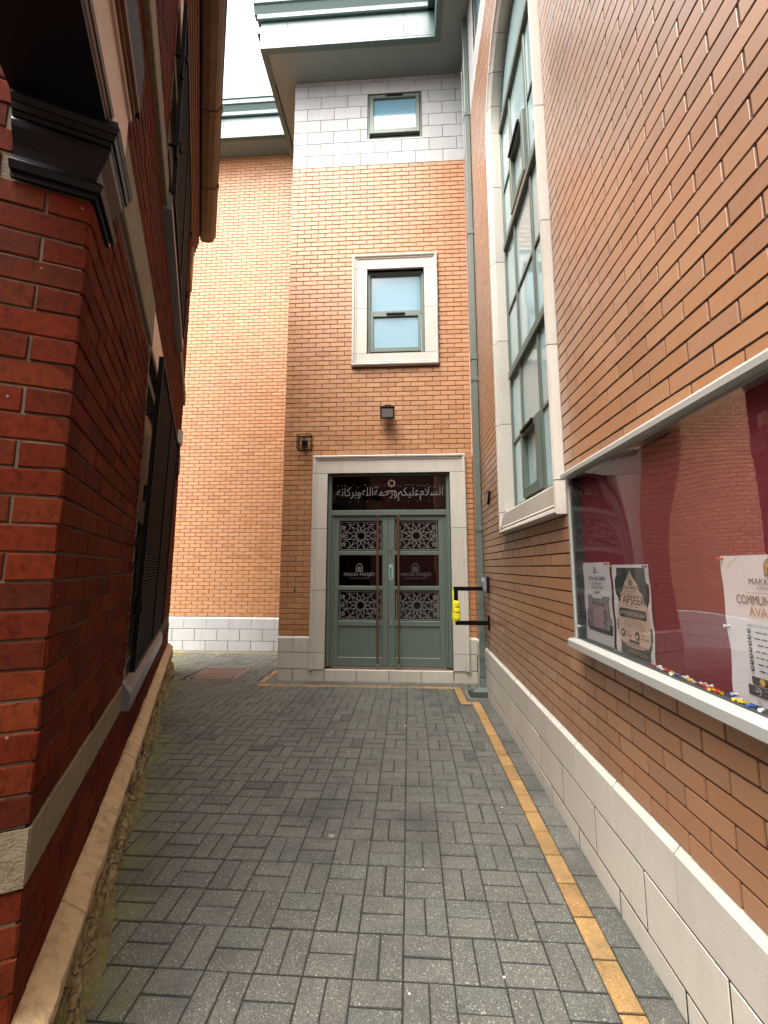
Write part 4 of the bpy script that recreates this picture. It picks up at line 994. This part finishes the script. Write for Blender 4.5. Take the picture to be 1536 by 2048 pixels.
text('OPEN TO', M['mauve'], pc, a+.107, .645, h=.006, y=YP-.0038); text('INDIVIDUALS, FAMILIES AND YOUTH', M['orangeink'], pc, a+.107, .634, wid=.13, y=YP-.0038)
text('ISLAMIC EVENTS', M['mauve'], pc, a+.125, .664, wid=.10, y=YP-.0038)
text('DELIVERED BY', M['navy'], pc, a+.145, .615, wid=.075, y=YP-.0026); text('ISLAMIC COUNSELLING', M['orangeink'], pc, a+.12, .606, wid=.10, y=YP-.0026)
MB().strip([(a+.082, .608), (a+.088, .617), (a+.094, .607), (a+.086, .604)], .002, YP-.0026).obj('emblem', M['mauve'], pc, recalc=False)
arc = [(a+.012, .955), (a+.018, .963), (a+.028, .967), (a+.030, .975), (a+.036, .983), (a+.05, .984), (a+.054, .991), (a+.07, .998)]
MB().strip(arc, .0014, YP-.0026).obj('border_line', M['orangeink'], pc, recalc=False)
# push pins
def pin_mesh(col):
    b = MB(); lathe(b, 0, 0, [(.0, .0), (.0045, .0), (.0045, .002), (.0026, .004), (.0024, .011), (.0048, .013), (.0048, .0155), (.0, .0155)], 8); lathe(b, 0, 0, [(.0006, -.009), (.0006, 0)], 5)
    me = b.mesh('pushpin', M[col]); fixn(me); return me
PM = {c: pin_mesh(c) for c in ('redpl', 'whitepl', 'yellowpl', 'bluepl')}; CN = {'redpl': 'red', 'whitepl': 'white', 'yellowpl': 'yellow', 'bluepl': 'blue'}
def pin(col, u, y, z, eul, label, group):
    o = inst('pushpin', PM[col]); o.matrix_world = F_SIDE @ T((u, y, z)) @ (Matrix.Rotation(eul[2], 4, 'Z') @ Matrix.Rotation(eul[0], 4, 'X') @ Matrix.Rotation(eul[1], 4, 'Y'))
    o['label'] = label; o['category'] = 'push pin'; o['group'] = group
q = random.Random(11); ZL = BOARD[2]+.058
order = ['redpl', 'whitepl', 'whitepl', 'whitepl', 'redpl', 'redpl', 'yellowpl', 'yellowpl', 'whitepl', 'bluepl', 'whitepl', 'whitepl', 'yellowpl', 'whitepl', 'yellowpl', 'whitepl', 'redpl', 'whitepl', 'redpl', 'redpl', 'yellowpl', 'yellowpl', 'redpl', 'bluepl', 'bluepl', 'whitepl', 'yellowpl', 'yellowpl', 'yellowpl', 'bluepl', 'bluepl', 'whitepl', 'bluepl', 'redpl', 'yellowpl', 'redpl', 'yellowpl', 'bluepl', 'whitepl']
PL = ['just right of the peach poster', 'between the posters', 'left of the community poster', 'under the community poster']
for i, c in enumerate(order):
    u = -1.66+i*.0155+q.uniform(-.005, .005)
    if i > 32: u += .02
    pin(c, u, -.040+q.uniform(-.006, .010), ZL+.005, (R(90), 0, q.uniform(0, 6.28)), f'loose {CN[c]} push pin on the notice board ledge {PL[min(3, i//10)]}', f'loose {CN[c]} push pins on the notice board ledge {PL[min(3, i//10)]}')
UP = R(90)
for c, u, z, l in (('redpl', -2.295, .983, 'red push pin at the top left corner of the faded timetable poster'), ('redpl', -2.02, .982, 'red push pin at the top right corner of the faded timetable poster'), ('yellowpl', -1.968, .972, 'yellow push pin at the top left corner of the TAFSEER poster'),
                   ('bluepl', -1.70, .970, 'dark blue push pin at the top right corner of the TAFSEER poster'), ('whitepl', -1.972, .60, 'white push pin at the bottom left corner of the TAFSEER poster'), ('redpl', -1.297, .992, 'red push pin at the top left corner of the community poster'),
                   ('whitepl', -1.297, .80, 'white push pin halfway down the left edge of the community poster'), ('whitepl', -1.296, .613, 'white push pin at the bottom left corner of the community poster')):
    pin(c, u, YP-.003, z, (UP, 0, 0), l, 'push pins holding the posters')

# ------------------------------------------------------------------ red brick building (left); frame F_LEFT: x = along the alley, y = into the wall
A0, A1, ZT = 1.5, 7.4, 6.22
rb = thing('red_brick_building', 'old dark red brick building with sandstone bands at the left of the alley', 'building', F_LEFT, (A0, 0, -.6))
LCH, LL = .081, .235
BANDLO = (A0, 2.98, .13, .28)
LOW = (3.08, 5.32, .24, 2.45); UPW = (3.2, 5.3, 3.72, 5.5)
STR1 = (A0-.2, 3.09, 2.45, 2.75); LINT = (3.09, 5.4, 2.45, 2.745); STR2 = (A0-.2, 3.18, 3.60, 3.80)
SILL = (2.98, 5.4, .13, .30); USILL = (3.17, 5.42, 3.57, 3.76)
holes = [LOW, UPW, STR1, LINT, STR2, SILL, USILL, (A0-.3, 1.71, 2.16, 3.05)]
pcs = []
def red_courses(u0, u1, z0, n, holes, par):
    out = []
    for k in range(n):
        a, b = z0+k*LCH+.004, z0+(k+1)*LCH-.004; off = LL/2 if (k+par) % 2 else 0
        cuts = [(h[0], h[1]) for h in holes if h[2] < b-.01 and h[3] > a+.01]
        u = u0-off
        while u < u1:
            segs = [(max(u+.004, u0), min(u+LL-.004, u1))]
            for c in cuts:
                ns = []
                for s in segs:
                    if c[1] <= s[0] or c[0] >= s[1]: ns.append(s)
                    else:
                        if c[0]-.004 > s[0]: ns.append((s[0], c[0]-.004))
                        if c[1]+.004 < s[1]: ns.append((c[1]+.004, s[1]))
                segs = ns
            out += [(s[0], s[1], a, b) for s in segs if s[1]-s[0] > .02]; u += LL
    return out
pcs = red_courses(A0+.002, A1, .28, 74, holes, 0)+red_courses(A0+.002, A1, -.194, 4, holes, 1)
lay(rb, F_LEFT, pcs, 'brick', 'brickwork', M['red'], .06, .004, n=170, jy=.0018, jr=.004, wob=.0018)
slab(MB(), A0+.011, A1, -.55, ZT+.5, [LOW, UPW], .007, .35).obj('mortar_bed', M['redmortar'], rb)
# street face: built in frame F_LF, then moved into the building frame
INV = F_LEFT.inverted() @ F_LF
def front_obj(o): o.data.transform(INV) if o.data.users == 1 else None; return o
lf = []
for (z0, n, par) in ((.28, 23, 1), (-.194, 4, 0), (2.15, 50, 0)):
    lf += red_courses(-4.0+0, CW-.002, z0, n, [(-4.0, -3.79, 2.16, 3.05)], par)
# mirror so that the bond starts at the corner
lf = [(-4.0+CW-p[1], -4.0+CW-p[0], p[2], p[3]) for p in lf]
def lay_front(pieces, name, stuff, m, n, dep=.06, ch=.0022, jy=.0016, wob=.0022):
    rs = random.Random(21); st = MB(); sc = sorted(pieces, key=lambda p: -area(F_LF, [(p[0], 0, p[2]), (p[1], 0, p[2]), (p[1], 0, p[3]), (p[0], 0, p[3])]))
    cache = {}
    for i, p in enumerate(sc):
        L, H = p[1]-p[0], p[3]-p[2]; loc = Vector(((p[0]+p[1])/2, rs.uniform(-jy, jy), (p[2]+p[3])/2)); key = (round(L, 3), round(H, 3), rs.randrange(5))
        b = MB().bbox(-L/2, L/2, 0, dep, -H/2, H/2, ch); qq = random.Random(rs.random())
        if wob: b.v = [(x+qq.uniform(-wob, wob), y+(qq.uniform(-.0006, .0006) if y < dep*.5 else 0), z+qq.uniform(-wob, wob)) for x, y, z in b.v]
        if i < n:
            if key not in cache: me = b.mesh(name, m); fixn(me); cache[key] = me
            o = inst(name, cache[key], rb); mtx = INV @ T(loc); o.location = mtx.to_translation(); o.rotation_euler = mtx.to_euler()
        else: st.add([INV @ (Vector(v)+loc) for v in b.v], b.f, rs.uniform(.01, .99))
    if st.v: st.obj(stuff, m, rb, kind='stuff')
lay_front(lf, 'brick', 'brickwork', M['red'], 130)
def fbox(mb, c0, c1, y0, y1, z0, z1):
    k = len(mb.v); mb.box(c0, c1, y0, y1, z0, z1); mb.v[k:] = [tuple(INV @ Vector(v)) for v in mb.v[k:]]; return mb
fbox(MB(), -4, CW-.011, .0052, .3, -.55, ZT+.5).obj('mortar_bed', M['palemortar'], rb)
# stone bands
def stone_run(u0, u1, z0, z1, y0, y1, js, m, name): 
    xs = [u0]+js+[u1]
    for a, b in zip(xs, xs[1:]): MB().bbox(a+.002, b-.002, y0, y1, z0+.002, z1-.002, .006).obj(name, m, rb)
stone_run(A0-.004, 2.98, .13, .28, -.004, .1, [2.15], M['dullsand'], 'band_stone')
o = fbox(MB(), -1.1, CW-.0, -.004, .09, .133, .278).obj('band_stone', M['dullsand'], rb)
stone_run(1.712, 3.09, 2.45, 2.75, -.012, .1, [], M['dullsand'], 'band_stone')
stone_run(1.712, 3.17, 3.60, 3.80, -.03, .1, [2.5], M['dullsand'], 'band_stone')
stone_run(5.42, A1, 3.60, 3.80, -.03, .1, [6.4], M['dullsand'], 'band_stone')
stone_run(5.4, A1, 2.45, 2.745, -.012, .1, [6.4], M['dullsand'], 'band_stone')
stone_run(3.09, 5.4, 2.452, 2.743, -.008, .2, [], M['lintel'], 'lintel')
stone_run(3.2, 5.3, 5.502, 5.74, -.008, .2, [], M['lintel'], 'lintel')
# sills (weathered top)
for nm, (u0, u1, z0, z1), yo in (('window_sill', SILL, -.045), ('window_sill', USILL, -.06)):
    MB().prism([(.2, z0+.003), (yo, z0), (yo, z1-.075), (0, z1-.005), (.2, z1)], 'x', u0, u1).obj(nm, M['greysill'], rb)
# windows behind the grilles
for (u0, u1, z0, z1) in (LOW, UPW):
    f = bars([(u0, u0+.16, z0, z1), (u1-.09, u1, z0, z1), (u0+.16, u1-.09, z1-.08, z1), (u0+.16, u1-.09, z0, z0+.09), (u0+.09, u1-.09, (z0+z1)/2-.04, (z0+z1)/2+.04), ((u0+u1)/2-.03, (u0+u1)/2+.03, z0+.09, (z0+z1)/2-.04)], .05, .15).obj('window', M['cream'], rb)
    MB().box(u0+.09, u1-.09, .115, .12, z0+.09, z1-.08).obj('pane', M['darkpane'], f)
    MB().box(u0-.02, u0, -.001, .15, z0, z1).obj('reveal', M['cream'], f)
# grilles
def grille(u0, u1, z0, z1, y, lean, brackets):
    mt = T((0, y, z0)) @ Matrix.Rotation(lean, 4, 'X') @ T((0, -y, -z0))
    fr = MB()
    for q in ((u0, u0+.03, z0, z1), (u1-.03, u1, z0, z1), (u0+.03, u1-.03, z0, z0+.03), (u0+.03, u1-.03, z1-.03, z1), ((u0+u1)/2-.012, (u0+u1)/2+.012, z0+.03, z1-.03)): fr.box(q[0], q[1], y-.015, y+.015, q[2], q[3])
    fr.v = [tuple(mt @ Vector(v)) for v in fr.v]
    g = fr.obj('window_grille', M['blackmatt'], rb)
    ms = MB(); p = .022
    nu, nz = int((u1-u0-.06)/p), int((z1-z0-.06)/p)
    for i in range(1, nu): x = u0+.03+i*p; ms.box(x-.0025, x+.0025, y-.004, y+.004, z0+.03, z1-.03)
    for i in range(1, nz): z = z0+.03+i*p; ms.box(u0+.03, u1-.03, y-.0045, y+.0035, z-.0022, z+.0022)
    ms.v = [tuple(mt @ Vector(v)) for v in ms.v]; ms.obj('mesh_infill', M['blackmatt'], g, kind='stuff', recalc=False)
    for (x, z) in brackets:
        MB().tube((x, .02, z), (x, y-.01, z), .010).box(x-.02, x+.02, y-.03, y-.012, z-.03, z+.03).obj('standoff', M['blackmatt'], g)
    for z in (z0+.35, z0+1.05): MB().tube((u0-.006, y, z), (u0-.006, y, z+.11), .012).obj('hinge', M['blackmatt'], g)
grille(3.06, 5.25, .33, 2.38, -.037, R(1.0), [(3.10, .72), (3.10, 1.98), (5.2, .72), (5.2, 1.98)])
grille(3.18, 5.25, 3.66, 5.40, -.062, R(-.4), [(3.22, 4.15), (3.22, 4.95), (5.2, 4.2), (5.2, 5.0)])
def rough(mb, seg):
    """cut a swept block into segments and chip its edges a little"""
    k = len(mb.v)//2; a, b = mb.v[:k], mb.v[k:]; q = random.Random(len(a)*7+int(a[0][0]*100)); o = MB()
    for i in range(seg+1):
        t = i/seg
        for p, r in zip(a, b):
            j = (lambda w: q.uniform(-w, w)) if p[1] < .0 else (lambda w: 0)
            o.v.append((p[0]+(r[0]-p[0])*t, p[1]+j(.0035), p[2]+j(.0035)))
    for i in range(seg):
        for j in range(k): o.f.append([i*k+j, i*k+(j+1) % k, (i+1)*k+(j+1) % k, (i+1)*k+j]); o.r.append(0)
    o.f += [list(range(k)), list(range(seg*k, (seg+1)*k))]; o.r += [0, 0]
    return o
# sandstone ledge and rubble footing along the alley
u = .75; js = [1.46, 1.95, 2.62, 3.25, 3.9, 4.6, 5.3, 6.0, 6.7, 7.46]
for a, b in zip([u]+js, js):
    rough(MB().prism([(.05, -.185), (0, -.192), (-.012, -.194), (-.068, -.243), (-.072, -.250), (-.072, -.288), (-.062, -.296), (-.045, -.305), (.05, -.305)], 'x', a+.003, b-.003), 9).obj('ledge_stone', M['sand'], rb)
q = random.Random(9); x = .7
while x < 7.4:
    for (z0, z1) in ((-.44, -.306), (-.60, -.445)):
        l = q.uniform(.22, .5) if x < 4 else q.uniform(.3, .7); xx = x+(0 if z0 < -.5 else q.uniform(-.05, .05))
        b = MB(); nx, nz = 14, 7
        for i in range(nz+1):
            for j in range(nx+1):
                fu, fz = j/nx, i/nz; e = min(fu, 1-fu)*nx; e2 = min(fz, 1-fz)*nz
                edge = .030*max(0, 1-e/1.6)+.026*max(0, 1-e2/1.3)
                zz = z0+(z1-z0)*fz; base = -.052-(-.30-zz)*.14
                b.v.append((xx+(l+.03)*fu, base+edge+q.uniform(-.009, .006)-.012*math.sin(fu*5+x)*math.sin(fz*4+x*3), zz+q.uniform(-.004, .004)))
        for i in range(nz):
            for j in range(nx): k = i*(nx+1)+j; b.f.append([k, k+1, k+nx+2, k+nx+1]); b.r.append(0)
        b.obj('foundation_stone', M['rubble'], rb, recalc=False)
    x += l
fl = MB(); x = .6; k = 0
while x < 7.5:
    yo = -.108+.022*math.sin(x*5.1)+q.uniform(-.012, .012); fl.v += [(x, -.06, -.50+q.uniform(-.01, .015)), (x, -.085+q.uniform(-.01, .01), -.525+q.uniform(-.008, .008)), (x, yo, -.546)]
    if k: a = 3*(k-1); fl.f += [[a, a+3, a+4, a+1], [a+1, a+4, a+5, a+2]]; fl.r += [0, 0]
    k += 1; x += .025
m, n, out, t_ = mat('mossy_mortar_fillet'); p = pos(n)
c = ramp(n, noise(n, p, 9, 6, .7), [(.30, (.035, .030, .018)), (.47, (.15, .12, .055)), (.58, (.105, .105, .022)), (.68, (.19, .16, .075)), (.8, (.26, .21, .12))]); out(pbr(n, c, .95, bump(n, noise(n, p, 60, 6, .7), 1.0, .01)))
fl.obj('mossy_fillet', m, rb, kind='stuff', recalc=False)
MB().box(.9, A1, -.05, .3, -.62, -.30).obj('footing', M['redmortar'], rb)
# black corner entablature with hood: swept round the corner (street side face and short alley return)
AE = 1.715
def wrap(z0, z1, e0, e1, m, name, aend=AE, cstart=-.588, extra=None):
    """slab that stands e0 (bottom) to e1 (top) proud of both faces, mitred at the corner"""
    def ringv(e, z): return [(aend, .0, z), (aend, -e, z), (A0-e, -e, z), (A0-e, CW-cstart, z), (A0, CW-cstart, z), (A0, 0, z)]
    def fix(v): return v
    a = ringv(e0, z0); b = ringv(e1, z1); k = 6
    return MB().add(a+b, [(i, (i+1) % k, k+(i+1) % k, k+i) for i in range(k)]+[tuple(range(k)), tuple(range(k, 2*k))]).obj(name, m, rb)
for (z0, z1, e0, e1) in ((2.145, 2.160, .012, .014), (2.162, 2.182, .026, .034), (2.184, 2.200, .034, .022)): wrap(z0, z1, e0, e1, M['black'], 'lower_moulding')
pc_ = [(2.202, .008), (2.22, .010), (2.245, .018), (2.27, .032), (2.29, .043), (2.306, .047), (2.318, .042)]
for (a, b), (c, d) in zip(zip([p[0] for p in pc_], [p[0] for p in pc_][1:]), zip([p[1] for p in pc_], [p[1] for p in pc_][1:])): wrap(a, b, c, d, M['black'], 'cove_frieze', AE-.02)
for (z0, z1, e0, e1) in ((2.320, 2.332, .046, .050), (2.334, 2.352, .056, .062), (2.354, 2.372, .064, .072), (2.374, 2.40, .068, .064)): wrap(z0, z1, e0, e1, M['black'], 'upper_moulding')
HA, HC0 = .95, -.600                                        # hood reaches out over the street
def hood(z0, z1, c1, m, name, a0=HA, a1=AE, c0=HC0): return MB().box(a0, a1, -(c0-CW), -(c1-CW), z0, z1).obj(name, m, rb)
hood(2.402, 2.43, -.352, M['black'], 'hood_soffit')
MB().prism([(-.028, 2.432), (-.040, 2.437), (-.044, 2.452), (-.036, 2.468), (-.022, 2.472), (.1, 2.472), (.1, 2.432)], 'x', HA, A0-.03).obj('hood_bead', M['black'], rb)
hood(2.432, 2.70, -.345, M['panel'], 'side_board', a0=HA+.01)
for (z0, z1, c) in ((2.70, 2.725, -.335), (2.727, 2.75, -.325), (2.752, 2.785, -.312)): hood(z0, z1, c, M['panel'] if z0 < 2.71 else M['corbel'], 'cornice_moulding')
hood(2.787, 3.04, -.318, M['blackmatt'], 'lead_flashing', a1=AE+.06)
# eaves: corbel courses, gutter, roof
for (z0, z1, yo) in ((6.22, 6.295, -.012), (6.30, 6.375, -.028), (6.38, 6.455, -.045), (6.46, 6.535, -.065), (6.54, 6.60, -.085)):
    xx = .9; 
    while xx < A1-.01:
        MB().bbox(xx+.003, min(xx+.45, A1)-.003, yo, .15, z0, z1, .006).obj('corbel_course', M['corbel'], rb); xx += .45
gp = [(-.085, 6.74), (-.095, 6.66), (-.12, 6.635), (-.20, 6.632), (-.27, 6.655), (-.31, 6.70), (-.33, 6.76), (-.345, 6.77), (-.345, 6.785), (-.31, 6.785), (-.30, 6.74), (-.12, 6.72)]
xs = [.9, 2.2, 3.6, 5.1, 6.3, A1+.02]
for a, b in zip(xs, xs[1:]): MB().prism(gp, 'x', a+.002, b-.002).obj('gutter', M['gutter'], rb)
for a in xs[1:-1]: MB().prism([(p[0]*1.03, p[1]-.008) for p in gp], 'x', a-.04, a+.04).obj('gutter_joint', M['gutter'], rb)
MB().add([(A0-.3, -.20, 6.79), (A1, -.20, 6.79), (A1, 1.3, 7.15), (A0-.3, 1.3, 7.15), (A0-.3, .1, 6.55), (A1, .1, 6.55), (A1, 1.3, 6.55), (A0-.3, 1.3, 6.55)], [(0, 1, 2, 3), (0, 4, 5, 1), (1, 5, 6, 2), (0, 3, 7, 4)]).obj('roof', M['roof'], rb)
MB().box(A0+.3, A1, .35, 1.3, -.55, 6.6).obj('inner_block', M['redmortar'], rb)
MB().add([(6.9, -.02, 5.62), (7.38, -.02, 5.62), (7.38, -.02, 5.95), (7.2, -.03, 6.1), (6.9, -.03, 6.1), (6.9, .1, 5.62), (7.38, .1, 5.62), (7.38, .1, 5.95), (7.2, .1, 6.1), (6.9, .1, 6.1)], [(0, 1, 2, 3, 4), (0, 5, 6, 1), (1, 6, 7, 2), (2, 7, 8, 3), (4, 9, 5, 0)]).obj('corner_stone', M['sand'], rb)
t = thing('junction_box', 'small pale grey junction box near the far corner of the red building', 'junction box', F_LEFT, (6.6, 0, 2.7))
MB().bbox(6.5, 6.72, -.06, 0, 2.74, 2.92, .006).obj('casing', M['lightgrey'], t)
MB().tube((6.6, -.02, 2.74), (6.6, -.02, 2.2), .012).obj('conduit', M['blackmatt'], t)
# ------------------------------------------------------------------ house across the street, behind the camera (unseen; added for reflections, set close to block sky light)
t = thing('added_street_house', 'unseen red brick house added across the street to block sky light', 'house', T((0, -6.5, 0)), (0, 0, -.6))
MB().box(-14, 14, -6, 0, -.6, 7.5).obj('wall', M['housebrick'], t)
MB().add([(-14, .3, 7.4), (14, .3, 7.4), (14, -3, 10.5), (-14, -3, 10.5), (-14, -6, 7.4), (14, -6, 7.4)], [(0, 1, 2, 3), (3, 2, 5, 4)]).obj('roof', M['roof'], t)
for k in range(6):
    for z in (.8, 4.2): MB().box(-12+k*4.4, -10.6+k*4.4, .005, .03, z, z+1.7).obj('window', M['tealpane'], t)
bpy.context.view_layer.update()
